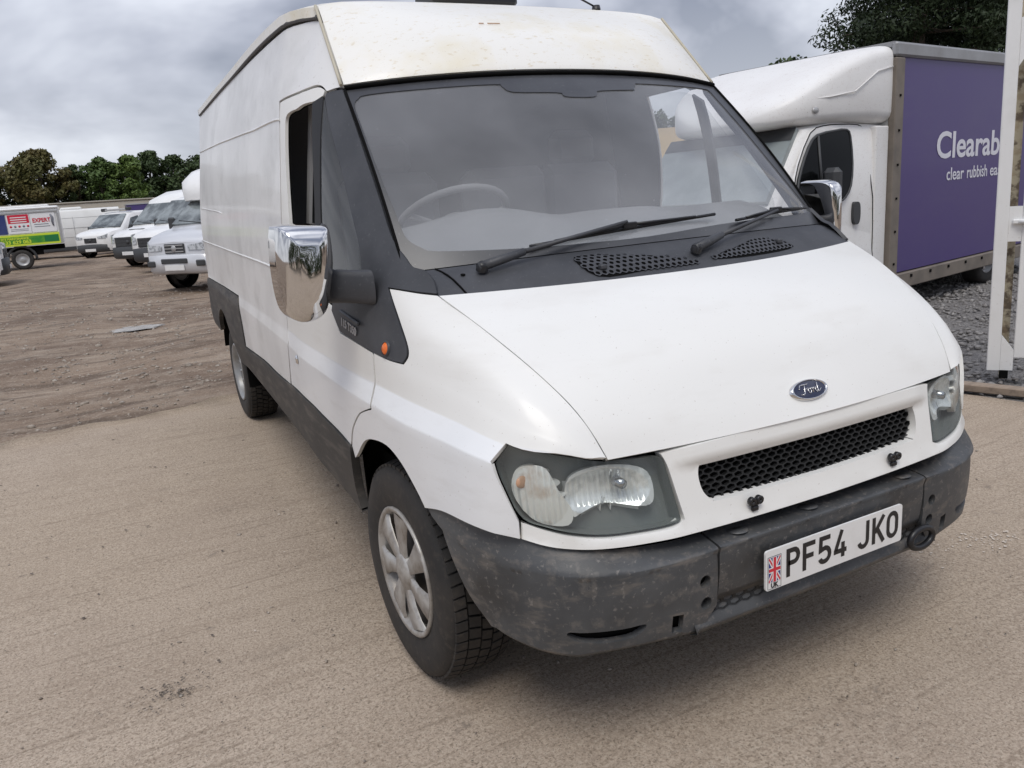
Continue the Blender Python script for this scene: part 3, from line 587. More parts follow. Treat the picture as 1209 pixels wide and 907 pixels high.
# towing eye under the nearside corner
mb=MB(); c0=Vector((.375,.015,.405)); mb.tube([c0+Vector((.05*math.cos(R(a)),-.01,.030*math.sin(R(a)))) for a in range(0,361,20)],.010,8,caps=False); mb.build('towing_eye',INK,van)
# number plate
rq=[(sx*(.252+.008*math.cos(R(a))),.4915+sz*(.0475+.008*math.sin(R(a)))) for sx,sz,aa in ((1,1,(0,30,60,90)),(-1,1,(90,60,30,0)),(-1,-1,(0,30,60,90)),(1,-1,(90,60,30,0))) for a in aa]
plate=MB().prism(rq,lambda x,z:(x,-.012,z),lambda x,z:(x,-.006,z)).build('number_plate',PLATEW,van)
pf=lambda y0:(lambda x,z:(x,y0,z))
f3=pf(-.0126); px0=-.26; 
def glyphs():
    W_,H_=.048,.079; G=[]
    def put(x,polys): G.append([[(x+a*W_,.4555+b*H_) for a,b in p] for p in polys])
    e_=.13; 
    rr=lambda cx,cy,rx,ry,a0,a1:arc(cx,cy,rx,ry,a0,a1,8)
    Pq=[[(e_,0),(e_,.92),(.55,.92)]+rr(.55,.70,.32,.22,90,-90)+[(e_,.48)]]
    Fq=[[(e_,0),(e_,.92),(.95,.92)],[(e_,.50),(.82,.50)]]
    five=[[(.90,.92),(.17,.92),(.14,.50),(.5,.56)]+rr(.48,.315,.38,.245,85,-90)+[(.40,.07)]+rr(.42,.25,.32,.18,-100,-165)]
    four=[[(.60,1.0),(.12,.28),(.12,.24),(1.0,.24)],[(.70,.55),(.70,0)]]
    Jq=[[(.82,1.0),(.82,.30)]+rr(.47,.30,.35,.23,0,-165)]
    Kq=[[(e_,0),(e_,1.0)],[(.95,1.0),(.22,.42)],[(.40,.56),(.97,0)]]
    Oq=[rr(.5,.68,.37,.25,0,180)+rr(.5,.32,.37,.25,180,360)+[(.87,.68)]]
    x=-.188
    for g in (Pq,Fq,five,four): put(x,g); x+=.0585
    x+=.0325
    for g in (Jq,Kq,Oq): put(x,g); x+=.0585
    return G
for g_ in glyphs(): stroke(g_,.0135,f3).build('plate_character',INK,plate)
fx,fz,fw,fh=-.250,.460,.040,.068      # flag panel
def quad(x0,z0,x1,z1,y): return [(x0,y,z0),(x1,y,z0),(x1,y,z1),(x0,y,z1)]
mb=MB(); mb.add(quad(fx,fz-.013+.011,fx+fw,fz+fh-.002,-.0127),[(0,1,2,3)]); mb.build('flag_field',FBLUE,plate)
z0,z1=fz-.002,fz+fh-.002; cxm,czm=fx+fw/2,(z0+z1)/2
def diag(w_,y,m):
    mb=MB()
    for a,b in (((fx,z0),(fx+fw,z1)),((fx,z1),(fx+fw,z0))):
        d_=Vector((b[0]-a[0],b[1]-a[1])); k=w_/2; dx=k*d_.length/abs(d_.y); dz=k*d_.length/abs(d_.x); s_=1 if d_.y>0 else -1
        pts=[(a[0],a[1]),(a[0]+dx,a[1]),(b[0],b[1]-s_*dz),(b[0],b[1]),(b[0]-dx,b[1]),(a[0],a[1]+s_*dz)]
        mb.add([(p[0],y,p[1]) for p in pts],[(0,1,2,3,4,5)])
    mb.build('flag_saltire',m,plate)
diag(.011,-.0129,FWHITE); diag(.0045,-.0131,FRED)
for w_,y,m in ((.015,-.0133,FWHITE),(.009,-.0135,FRED)):
    mb=MB(); mb.add(quad(cxm-w_/2,z0,cxm+w_/2,z1,y),[(0,1,2,3)]); mb.add(quad(fx,czm-w_/2,cxm-w_/2,czm+w_/2,y),[(0,1,2,3)]); mb.add(quad(cxm+w_/2,czm-w_/2,fx+fw,czm+w_/2,y),[(0,1,2,3)]); mb.build('flag_cross',m,plate)
MX=Matrix(((1,0,0,0),(0,0,-1,0),(0,1,0,0),(0,0,0,1)))     # text plane: x right, z up, facing -y
text_mesh('country_letters','UK',.018,INK,plate,Matrix.Translation((cxm,-.0128,.4425))@MX,'CENTER',.0003,.0006)
stroke([[(fx-.003,.4395),(fx+fw+.003,.4395),(fx+fw+.003,.529),(fx-.003,.529),(fx-.003,.4395)]],.0012,f3).build('plate_border',INK,plate)
# oval badge on the bonnet
bp=bonnet([0],[4.68])[0]; du=bonnet([.01],[4.68])[0]-bp; dv=bonnet([0],[4.60])[0]-bonnet([0],[4.76])[0]
ax=Vector(du).normalized(); ay=Vector(dv).normalized(); an=ax.cross(ay).normalized(); an=an if an.y<0 else -an
MB_=Matrix((( ax.x,ay.x,an.x,bp[0]),(ax.y,ay.y,an.y,bp[1]),(ax.z,ay.z,an.z,bp[2]),(0,0,0,1)))
El=Matrix.Diagonal((1,.43,1,1))
badge=MB().lathe([(.0001,.0075),(.050,.0065),(.0585,.0055)],36,M=MB_@El).build('badge',BADGEB,van)
MB().lathe([(.0575,.002),(.0585,.0085),(.0625,.0095),(.0665,.007),(.069,.0)],40,M=MB_@El).build('badge_rim',CHROME,badge)
Fs=[[(-.040,.010),(-.043,.004),(-.038,.014),(-.026,.0155),(-.010,.0145),(-.004,.0165)],[(-.019,.015),(-.023,.004),(-.028,-.008),(-.034,-.0125),(-.040,-.0105)],[(-.029,.001),(-.019,.002),(-.012,.004)],
 arc(-.0065,-.004,.0055,.0068,70,430,12),[(-.002,.001),(.004,.0015),(.0065,.003)],[(.0065,.003),(.0075,.0005),(.0055,-.0105)],[(.007,-.002),(.011,.0025),(.0155,.002)],
 arc(.021,-.0045,.0048,.0062,60,420,12),[(.0305,.0145),(.0275,.002),(.0258,-.0095),(.029,-.0105),(.034,-.007),(.040,-.003)]]
mb=MB()
for p in Fs: mb.tube([MB_@Vector((a*.92+.002,b,.0085)) for a,b in p],.0014,6)
mb.build('badge_script',CHROME,badge)
# ---- wheels
TY=MB(); Rr=.350; wd=.235
TY.lathe([(.200,.095),(.235,.106),(.275,.109),(.310,.105),(.330,.094),(.338,.078),(.338,-.084),(.330,-.100),(.310,-.111),(.275,-.115),(.235,-.112),(.200,-.101)],56)
TRD=MB()
for row,(h0,h1,nb,sk) in enumerate(((-.096,-.066,60,.2),(-.061,-.029,54,-.25),(-.024,.008,54,.25),(.013,.050,54,.25),(.055,.088,60,-.2))):
    for k in range(nb):
        a0=2*math.pi*(k+.5*(row%2))/nb; da=2*math.pi/nb*.80; V=[]
        top=[.350 if -.09<h<.07 else .3425 for h in (h0,h1)]
        for rr_ in (0,1):
            for h,s_,tp in ((h0,-1,top[0]),(h1,1,top[1])):
                for a in (a0,a0+da):
                    q=(tp if rr_ else .334); a_=a+sk*s_*da*.5; V.append((q*math.cos(a_),q*math.sin(a_),h))
        TRD.add(V,[(0,1,3,2),(4,6,7,5),(0,4,5,1),(2,3,7,6),(0,2,6,4),(1,5,7,3)])
RIM=MB().lathe([(.207,.092),(.210,.103),(.204,.108),(.194,.104),(.186,.088),(.180,.06)],48)
TRM=MB()
for k in range(7):
    a=2*math.pi*k/7; V=[]
    for rad,wid,h,sk in ((.055,.030,.104,0),(.11,.040,.107,.02),(.16,.056,.106,.05),(.192,.072,.1015,.07)):
        for s_,dh in ((-1,-.010),(-.9,0),(.9,0),(1,-.010)):
            an=a+sk+s_*wid/rad*.72; V.append((rad*math.cos(an),rad*math.sin(an),h+dh))
    TRM.add(V,[(4*i+j,4*i+j+1,4*i+5+j,4*i+4+j) for i in range(3) for j in range(3)],True)
TRM.lathe([(.0001,.116),(.030,.115),(.042,.110),(.060,.104),(.062,.09)],28)
BKD=MB().lathe([(.0001,.062),(.19,.066),(.2,.05),(.2,-.09)],40)
NUT=MB().lathe([(.0001,.008),(.012,.008),(.013,0)],8)
def van_wheel(x,y,steer,rear=False):
    o=bpy.data.objects.new('wheel',None); link(o,van); o.location=(x,y,Rr-.004); sx=-1 if x<0 else 1
    o.rotation_euler=(0,R(90)*sx,0); o.rotation_mode='XYZ'
    o.matrix_local=Matrix.Translation((x,y,Rr-.004))@Matrix.Rotation(R(steer),4,'Z')@Matrix.Rotation(R(90)*sx,4,'Y')@Matrix.Rotation(R(11+y*40),4,'Z')
    TY.build('tyre',RUB,o); TRD.build('tread',RUB,o); RIM.build('rim',STEEL if rear else ALLOY,o); BKD.build('wheel_disc',mat('dark dirty steel',(.06,.055,.05),.7) if not rear else STEEL,o)
    if rear:
        for k in range(10):
            a=2*math.pi*k/10+.2; nu=NUT.build('wheel_nut',STEEL,o); nu.location=(.115*math.cos(a),.115*math.sin(a),.066)
    else: TRM.build('wheel_trim',ALLOY,o)
for sx in (-1,1):
    van_wheel(sx*.840,.84,2); van_wheel(sx*.735,RW[0],0,True)
# wheel arch liners, underbody, chassis
for sx in (-1,1):
    for (yy_,zz_,rr_) in ((.84,.37,.50),(RW[0],.36,.52)):
        mb=MB(); V=[];F=[]
        for a in range(14,170,12):
            for x in (.90 if yy_<2 else .845,.52): V.append((sx*x,yy_+rr_*.92*math.cos(R(a)),zz_+rr_*.92*math.sin(R(a))))
        n=len(V)//2; F=[(2*i,2*i+1,2*i+3,2*i+2) for i in range(n-1)]; mb.add(V,F,True)
        mb.add([(sx*.52,yy_-rr_,.44),(sx*.52,yy_+rr_,.44),(sx*.52,yy_+rr_,.95),(sx*.52,yy_-rr_,.95)],[(0,1,2,3)])
        mb.build('arch_liner',DARK,van)
for sx in (-1,1):
    for yy_,xx in ((1.26,.90),(RW[0]-.50,.84)): MB().box((sx*(xx-.22),yy_,.55),(.46,.02,.45)).build('arch_liner',DARK,van)
mb=MB(); mb.box((0,2.75,.50),(1.5,2.9,.16)); mb.box((0,.75,.42),(.9,1.1,.16)); mb.box((0,4.6,.52),(.9,1.7,.15)); mb.box((0,RW[0],.34),(1.3,.09,.09)); mb.box((0,.9,.32),(1.2,.10,.07)); mb.build('underbody',DARK,van)
MB().box((0,5.30,1.33),(1.50,.05,1.5)).build('rear_door',CARGO,van)
# ---- door mirrors
mo=[(-1.164,1.42),(-1.155,1.431),(-1.117,1.434),(-1.051,1.431),(-1.022,1.427),(-1.014,1.412),(-1.012,1.368),(-1.014,1.319),(-1.022,1.277),(-1.034,1.229),(-1.049,1.182),(-1.072,1.157),(-1.104,1.147),(-1.134,1.153),(-1.156,1.172),(-1.169,1.203),(-1.175,1.27),(-1.173,1.354)]
mo=smooth_loop(mo,3)
cx_=np.mean([p[0] for p in mo]); cz_=np.mean([p[1] for p in mo])
for sx in (1,-1):
    mir=bpy.data.objects.new('door_mirror',None); link(mir,van)
    def ring(sc,y,dz=0): return [(sx*(cx_+(p[0]-cx_)*sc),y,cz_+dz+(p[1]-cz_)*(1-(1-sc)*.75)) for p in mo]
    rings=[ring(1,1.065),ring(1.0,.99),ring(.985,.957),ring(.94,.935),ring(.86,.917),ring(.70,.903),ring(.4,.895)]
    V=[v for r_ in rings for v in r_]; V=V if sx==1 else [(1.005+(v[0]-1.012)*.44,v[1],v[2]) for v in V]; n=len(mo); F=[(i*n+k,i*n+(k+1)%n,(i+1)*n+(k+1)%n,(i+1)*n+k) for i in range(len(rings)-1) for k in range(n)]
    F.append(tuple(6*n+k for k in range(n)))
    o=mk('mirror_cover',V,F,CHROME,mir,smooth=True); 
    gl_=ring(.99,1.058); gl_=gl_ if sx==1 else [(1.005+(v[0]-1.012)*.44,v[1],v[2]) for v in gl_]; MB().add(gl_,[tuple(range(n))]).build('mirror_glass',CHROME,mir)
    a=Vector((sx*-1.035,1.00,1.245)); b=Vector((sx*-.925,.90,1.235)); mb=MB()
    V=[];F=[];K=14
    for p,hx,hz in ((a+(a-b)*.10,.030,.040),(a,.036,.052),((a*2+b)/3,.036,.050),((a+b*2)/3,.040,.050),(b,.042,.052)):
        for k in range(K):
            an=2*math.pi*k/K; cc=abs(math.cos(an))**.6*math.copysign(1,math.cos(an)); ss=abs(math.sin(an))**.6*math.copysign(1,math.sin(an)); V.append((p.x,p.y+hx*cc,p.z+hz*ss))
    mb.add(V,[(i*K+k,i*K+(k+1)%K,(i+1)*K+(k+1)%K,(i+1)*K+k) for i in range(4) for k in range(K)],True); mb.add(V[:K],[tuple(range(K))]); mb.build('mirror_arm',BLK,mir,auto=40)
# mirror foot, side repeater, model lettering and lock on the offside
def frame_at(y,v,flip=1,lift=.0):
    p=side([y],[v])[0]; a=side([y-.01],[v])[0]-p; b=side([y],[v+.02])[0]-p; a=Vector(a).normalized(); b=Vector(b); n=a.cross(b).normalized(); 
    if n.x>0: n=-n
    b=n.cross(a).normalized(); b=b if b.z>0 else -b; p=Vector(p)+n*lift
    return Matrix(((a.x,b.x,n.x,p.x),(a.y,b.y,n.y,p.y),(a.z,b.z,n.z,p.z),(0,0,0,1)))
for fl in (1,-1):
    FM=Matrix.Diagonal((fl,1,1,1))
    M=FM@frame_at(.7797,4.085,lift=.002)
    rp=MB().lathe([(.0001,.010),(.012,.009),(.0185,.004),(.020,0)],20,M=M).build('side_repeater',AMBER,van)
    MB().lathe([(.0185,.006),(.022,.006),(.0235,0)],20,M=M).build('repeater_bezel',BLK,rp)
    M=FM@frame_at(1.8014,1.90,lift=.002); MB().lathe([(.0001,.007),(.010,.006),(.013,0)],16,M=M@Matrix.Diagonal((1,1.5,1,1))).build('door_lock',CHROME,van)
M=frame_at(1.132,3.60,lift=.004); LT=mat('raised grey lettering',(.36,.36,.37),.4)
M2=frame_at(.99,3.69,lift=.004); ex=(M2.translation-M.translation).normalized(); nz=M.col[2].to_3d(); ey=nz.cross(ex).normalized(); 
if ey.z<0: ey=-ey
M=Matrix(((ex.x,ey.x,nz.x,M.translation.x),(ex.y,ey.y,nz.y,M.translation.y),(ex.z,ey.z,nz.z,M.translation.z),(0,0,0,1)))
text_mesh('model_lettering','115 T350',.036,LT,van,M@Matrix.Translation((.008,.012,0)),'LEFT',.001,.0012,xs=1.0)
MB().box((0,0,0),(.17,.012,.010),bev=.003,M=M@Matrix.Translation((.085,.055,0))).build('trim_ridge',BLK,van)
# ---- wipers
def wiper(piv,mid,b0,b1,bow):
    o=bpy.data.objects.new('wiper',None); link(o,van)
    def sp(s,t,h): 
        p=screen([s],[t])[0]; return Vector(p)+Vector((0,-.70,.71))*h
    p0=Vector(cowl([piv[0]],[piv[1]])[0])+Vector((0,-.010,.016)); m_=sp(*mid,.035); 
    mb=MB(); mb.lathe([(.0001,.014),(.010,.013),(.016,.006),(.018,-.012)],16,M=Matrix.Translation(p0)@Matrix.Rotation(R(25),4,'X')); mb.build('wiper_spindle',INK,o)
    k=p0+(m_-p0)*.27+Vector((0,-.004,.006)); mb=MB(); mb.tube([p0-(k-p0)*.10,p0+(k-p0)*.5,k],[.015,.0145,.012],6); mb.tube([k,m_],[.008,.0055],5); mb.build('wiper_arm',BLK,o)
    A=sp(*b0,.018); B=sp(*b1,.018); mb=MB()
    mb.tube([A+(B-A)*q+Vector((0,-.7,.7))*.003*math.sin(math.pi*q) for q in np.linspace(0,1,12)],.0055,6)
    mb.build('wiper_blade',INK,o)
    mb=MB(); md=(A+B)/2+Vector((0,-.7,.7))*.024
    for q in (.12,.32): mb.tube([A+(B-A)*q+Vector((0,-.7,.7))*.005,A+(B-A)*(q+.5-q)*1.0+Vector((0,-.7,.7))*.022],.0045,5); mb.tube([A+(B-A)*(1-q)+Vector((0,-.7,.7))*.005,A+(B-A)*.5+Vector((0,-.7,.7))*.022],.0045,5)
    mb.box(tuple(md-Vector((0,-.7,.7))*.006),(.05,.016,.020),bev=.003); mb.build('blade_bridge',INK,o)
wiper((-.795,.60),(-.20,.118),(-.585,.075),(.235,.128),0)
wiper((.013,.42),(.60,.105),(.33,.090),(.90,.125),0)
# ---- roof fittings
rz=lambda x,y: float(roof([x/.8],[y])[0][2])
MB().box((-.02,1.98,rz(0,1.98)+.04),(.40,.22,.10),bev=.02).build('roof_beacon_base',INK,van)
a0=Vector((.485,1.735,rz(.49,1.69)+.002)); mb=MB(); mb.lathe([(.0001,.02),(.016,.018),(.02,0)],12,M=Matrix.Translation(a0)); mb.tube([a0+Vector((0,0,.01)),a0+Vector((-.10,.02,.060)),a0+Vector((-.42,.10,.26))],.004,6); mb.build('aerial',INK,van)
# ---- cab interior
V=[];F=[];prof=((0,1.282),(.10,1.315),(.22,1.350),(.36,1.375),(.46,1.372),(.53,1.33),(.56,1.22),(.55,.60)); nx=27
for i in range(nx):
    x=-.81+1.62*i/(nx-1); b_=.055*math.exp(-((x+.42)/.21)**2)+.018*math.exp(-((x-.10)/.20)**4)
    for k,(yy_,z) in enumerate(prof): V.append((x,.70+.20*(x/.8)**2+yy_*(1-.15*(x/.8)**2),z+b_*(1 if 2<=k<=5 else .3 if k==1 else 0)))
m_=len(prof); F=[(i*m_+k,(i+1)*m_+k,(i+1)*m_+k+1,i*m_+k+1) for i in range(nx-1) for k in range(m_-1)]
mk('dashboard',V,F,GREY_IN,van,smooth=True)
sw=bpy.data.objects.new('steering_wheel',None); link(sw,van); sw.location=(-.455,1.335,1.395); sw.rotation_euler=(R(-32),0,0)
MB().tube([(.205*math.cos(R(a)),.205*math.sin(R(a)),0) for a in range(0,361,12)],.013,10,caps=False).build('wheel_rim',LINING,sw)
mb=MB()
for a in (200,340): mb.tube([(0,0,-.05),(.20*math.cos(R(a)),.20*math.sin(R(a)),-.01)],.012,8)
mb.lathe([(.0001,0),(.06,-.005),(.075,-.03),(.05,-.06)],20); mb.build('wheel_hub',LINING,sw)
MB().prism([(-.87,.5),(.87,.5),(.89,1.3),(.80,1.95),(.70,2.12),(-.70,2.12),(-.80,1.95),(-.89,1.3)],lambda x,z:(x,2.16,z),lambda x,z:(x,2.19,z)).build('bulkhead',BULK,van)
MB().box((0,1.55,.62),(1.72,1.2,.05)).build('cab_floor',DARK,van)
mb=MB(); mb.box((0,1.86,2.05),(1.36,.56,.02)); mb.build('headlining',LINING,van)
for x in (-.46,.10,.50):
    st=bpy.data.objects.new('seat',None); link(st,van)
    MB().box((x,1.72,.98),(.46,.46,.16),bev=.05).build('seat_cushion',LINING,st)
    MB().box((x,1.98,1.28),(.44,.13,.62),bev=.05).build('seat_back',LINING,st)
    if x<0 or x>.4: MB().box((x,2.02,1.66),(.25,.09,.17),bev=.04).build('headrest',LINING,st)
MB().prism([(1.775,1.88),(1.82,1.88),(1.885,1.10),(1.84,1.10)],lambda y,z:(-.80-(1.88-z)*.13,y,z),lambda y,z:(-.788-(1.88-z)*.13,y,z)).build('seat_belt',mat('belt webbing',(.35,.35,.35),.7),van)
MB().box((.895,1.45,.95),(.03,.9,.50)).build('door_trim',GREY_IN,van)
RUSTM=mat('rust scratch',(.42,.20,.06),.8)
for s0,s1 in ((-.30,-.275),(-.255,-.19)): MB().tube([tuple(p+[0,-.002,.002]) for p in cap(np.linspace(s0,s1,4),np.full(4,.50))],.0016,5).build('rust_scratch',RUSTM,van)
# ================================================================== ground
def gmat(name,base,layers,bumps,rough=.9):
    return mat(name,base,rough,var=layers,bump=bumps,spec=.25)
# streak direction of the concrete: along (cos30, sin30) roughly, given by a rotated mapping on the mesh itself
CONC=mat('worn concrete',(.465,.380,.293),.92,spec=.2,var=(
    (.5,.42,.62,(.52,.43,.345),.8),(1.3,.48,.68,(.34,.268,.207),.6),((.9,12,1),.53,.68,(.33,.26,.197),.5),((1.4,34,1),.58,.67,(.25,.196,.148),.6,3),((1.2,3,1),.62,.72,(.235,.195,.16),.55),(140,.38,.62,(.245,.194,.147),.66,2),
    (48,.50,.66,(.47,.385,.30),.5,3),(75,.54,.64,(.50,.42,.335),.7,2),(95,.57,.66,(.19,.145,.105),.65,2),(150,.60,.68,(.10,.08,.06),.7,2),(9,.66,.74,(.17,.14,.115),.6)),
    bump=((1.5,.2,.02),((2,30,1),.30,.012),(60,.45,.006),(190,.5,.003)))
EARTH=mat('trampled earth',(.27,.20,.145),.92,spec=.25,var=((.28,.43,.58,(.145,.100,.072),.9),(.9,.46,.64,(.39,.31,.235),.7),(110,.36,.64,(.16,.118,.088),.5,2),((.7,3.4,1),.50,.64,(.105,.076,.056),.8),((1.5,7,1),.56,.68,(.42,.345,.27),.6),(4,.52,.72,(.36,.30,.24),.5),(34,.56,.70,(.46,.40,.33),.6,3),(70,.56,.70,(.09,.07,.055),.65,2)),bump=((2,.6,.06),(12,.6,.03),(60,.6,.012)))
GRAVM=mat('grey gravel bed',(.20,.19,.183),.9,var=((26,.42,.62,(.30,.285,.27),.8,3),(60,.5,.66,(.06,.055,.055),.8,2)),bump=((26,.9,.03),(80,.8,.012)))
def fbm(x,y,seed,octs=((.35,.05),(1.1,.028),(3.1,.012),(8.,.005))):
    g=np.random.default_rng(seed); z=np.zeros_like(x)
    for fq,am in octs:
        for k in range(5):
            a=g.uniform(0,6.28); p=g.uniform(0,6.28); q=fq*g.uniform(.7,1.4)*6.28/2; z+=am/2.2*np.sin((x*math.cos(a)+y*math.sin(a))*q+p)
    return z
def grid(name,xs,ys,zf,m,keep=None):
    X,Y=np.meshgrid(xs,ys,indexing='ij'); Z=zf(X,Y); nx,ny=X.shape; V=np.stack([X,Y,Z],-1).reshape(-1,3)
    I=np.arange(nx*ny).reshape(nx,ny); F=np.stack([I[:-1,:-1],I[1:,:-1],I[1:,1:],I[:-1,1:]],-1).reshape(-1,4)
    if keep is not None:
        cxy=V[F].mean(1); F=F[keep(cxy[:,0],cxy[:,1])]
    return struct(mk(name,V,[tuple(f_) for f_ in F.tolist()],m,None,smooth=True))
# broken edge of the concrete slab
EDGE=[(-60,3.6),(-12,4.35),(-6,4.75),(-2.3,5.13),(-1.84,5.26),(-1.39,5.29),(-.84,5.40),(.5,5.75),(1.6,5.6),(2.6,3.4),(3.05,2.05),(3.20,1.68),(3.27,1.36),(3.6,.4),(4.2,-1.2),(7,-6),(10,-30)]
def edge_y(x):
    xs=[p[0] for p in EDGE]; return np.interp(x,xs,[p[1] for p in EDGE])
sxx=np.concatenate([np.linspace(-400,-14,30),np.linspace(-13.5,12,170),np.linspace(13,400,30)]); syy=np.concatenate([np.linspace(-60,2,40),np.linspace(2.2,42,260),np.linspace(43,120,40),np.linspace(125,700,40)])
def zearth(x,y):
    d=y-edge_y(np.clip(x,-60,10)); near=np.clip(d/1.2,0,1)
    pd=np.exp(-(((x+1.27)/.45)**2+((y-11.25)/.75)**2)**2)
    return -.09*((x>1.8)&(x<13.8)&(y<10.8)&(y>-3))-.022*pd-.030-.10*(1-np.clip((d+2.0)/2.0,0,1))+near*(.55*fbm(x,y,3)*np.clip(1.2-np.hypot(x,y)/160,0.12,1))
grid('ground',sxx,syy,zearth,EARTH)
# concrete slab with a ragged rim
er=[];
for i in range(len(EDGE)-1):
    a=Vector(EDGE[i]);b=Vector(EDGE[i+1]); n=max(1,int((b-a).length/.07)) if -8<a.x<5 else 6
    for k in range(n):
        p=a+(b-a)*k/n; j=.05*math.sin(p.x*5.1)+.035*math.sin(p.x*13+1)+random.uniform(-.02,.02); er.append((p.x,p.y+j))
pts=er+[(10,-30),(-60,-30)]
npt=len(pts); gx=[(x,y) for x in np.arange(-8,4,.25) for y in np.arange(-6,5.4,.25) if y<edge_y(x)-.25]
rr=delaunay_2d_cdt([Vector(p) for p in pts+gx],[(i,(i+1)%npt) for i in range(npt)],[],0,1e-6)
vv=[tuple(v) for v in rr[0]]; TT=[tuple(t) for t in rr[2] if pip(pts,sum(vv[i][0] for i in t)/3,sum(vv[i][1] for i in t)/3)]
fz_=fbm(np.array([v[0] for v in vv]),np.array([v[1] for v in vv]),9,((.5,.004),(1.5,.003)))
V=[(v[0],v[1],z) for v,z in zip(vv,fz_)]
TT=[t if (Vector(V[t[1]])-Vector(V[t[0]])).cross(Vector(V[t[2]])-Vector(V[t[0]])).z>0 else t[::-1] for t in TT]
k0=len(V); V+=[(p[0]+.02,p[1]+.05,-.09) for p in er]; idx={}
for i,o in enumerate(rr[3]):
    for q in o: idx[q]=i
F=TT+[(idx[i+1],idx[i],k0+i,k0+i+1) for i in range(len(er)-1)]
slab=struct(mk('concrete_apron',V,F,CONC,None,smooth=True))
# gravel bed on the right
grid('gravel_bed',np.linspace(1.7,14,120),np.linspace(-3,11,120),lambda x,y:-.012+.012*np.sin(x*3.1+y*1.3)*np.sin(y*2.7)+fbm(x,y,5,((2,.006),(7,.006))),GRAVM,keep=lambda x,y:(y>edge_y(x)+.04)&(x>1.9))
# ---- loose stones
ICO=[]
bm=bmesh.new(); bmesh.ops.create_icosphere(bm,subdivisions=1,radius=1); bm.verts.index_update(); IV=np.array([v.co[:] for v in bm.verts]); IF=np.array([[v.index for v in f_.verts] for f_ in bm.faces]); bm.free()
def stones(name,pos,size,m,flat=.6):
    n=len(pos); g=np.random.default_rng(len(pos)); V=np.repeat(IV[None],n,0)*(1+.28*g.standard_normal((n,12,1)))
    V=V*(size[:,None,None]*np.stack([g.uniform(.7,1.35,n),g.uniform(.6,1.1,n),g.uniform(.35,.8,n)*flat/.6],1)[:,None,:])
    a=g.uniform(0,6.28,n); ca,sa=np.cos(a)[:,None],np.sin(a)[:,None]
    x=V[...,0]*ca-V[...,1]*sa; y=V[...,0]*sa+V[...,1]*ca; V=np.stack([x,y,V[...,2]],-1)+pos[:,None,:]
    F=(IF[None]+(np.arange(n)*12)[:,None,None]).reshape(-1,3); me=bpy.data.meshes.new(name); V=V.reshape(-1,3)
    me.vertices.add(len(V)); me.vertices.foreach_set('co',V.ravel()); me.loops.add(F.size); me.loops.foreach_set('vertex_index',F.ravel().astype(np.int32)); me.polygons.add(len(F)); me.polygons.foreach_set('loop_start',np.arange(0,F.size,3,dtype=np.int32)); me.polygons.foreach_set('loop_total',np.full(len(F),3,np.int32)); me.update(); me.validate()
    me.materials.append(m); o=link(bpy.data.objects.new(name,me)); o['kind']='stuff'; return o
STONE=mat('pale stone',(.34,.29,.24),.9,var=((9,.40,.65,(.18,.15,.125),.9),(23,.5,.7,(.52,.48,.42),.7)))
GSTONE=mat('grey gravel stone',(.22,.208,.20),.85,var=((11,.38,.62,(.33,.315,.30),.9),(19,.5,.68,(.07,.065,.065),.8)))
def area(n,x0,x1,y0,y1,test): 
    x=RNG.uniform(x0,x1,n); y=RNG.uniform(y0,y1,n); k=test(x,y); return x[k],y[k]
x,y=area(17000,1.9,9.5,-1.5,9,lambda x,y:y>edge_y(x)+.06+RNG.normal(0,.05,len(x))); p=np.stack([x,y,np.full_like(x,.0)],1)
stones('gravel',p,RNG.uniform(.010,.030,len(x)),GSTONE)
x,y=area(9000,-5,2.2,4.9,22,lambda x,y:(y>edge_y(x)+.05)&(RNG.random(len(x))<np.clip(1.3-y/24,.1,1)*np.clip(.5+fbm(x,y,21,((.8,.5),(2.2,.4))),.05,1))); p=np.stack([x,y,zearth(x,y)+.002],1)
stones('yard_stones',p,np.abs(RNG.normal(.011,.009,len(x)))+.005,STONE)
x,y=area(2600,-5,4,-1.2,5.6,lambda x,y:(y<edge_y(x)-.05)&(RNG.random(len(x))<np.clip(.35+fbm(x,y,31,((.7,.4),(2,.3))),.04,1))); p=np.stack([x,y,np.full_like(x,.002)],1)
stones('grit',p,np.abs(RNG.normal(.0026,.0022,len(x)))+.0014,STONE)
for k,(px_,py_,sz) in enumerate(((-4.05,21.5,.10),(-3.35,22.6,.085),(-2.6,8.4,.035),(-3.1,7.2,.03))):
    pass
PUD=mat('sky toned mud',(.40,.365,.32),.22,spec=.7,var=((5,.4,.6,(.20,.17,.14),.8),),bump=((14,.12,.01),))  # pale tone on the wet ground is reflected sky put into the colour
a=[(arc_[0],arc_[1]) for arc_ in arc(0,0,1,1,0,350,35)]
o=mk('puddle',[(-1.27+.40*p[0]*(1+.22*math.sin(3.5*i)+.15*math.cos(2.3*i)),11.25+.26*p[1]*(1+.25*math.cos(1.9*i)+.2*math.sin(4.1*i)),-.048) for i,p in enumerate(a)],[tuple(range(len(a)))],PUD); struct(o)
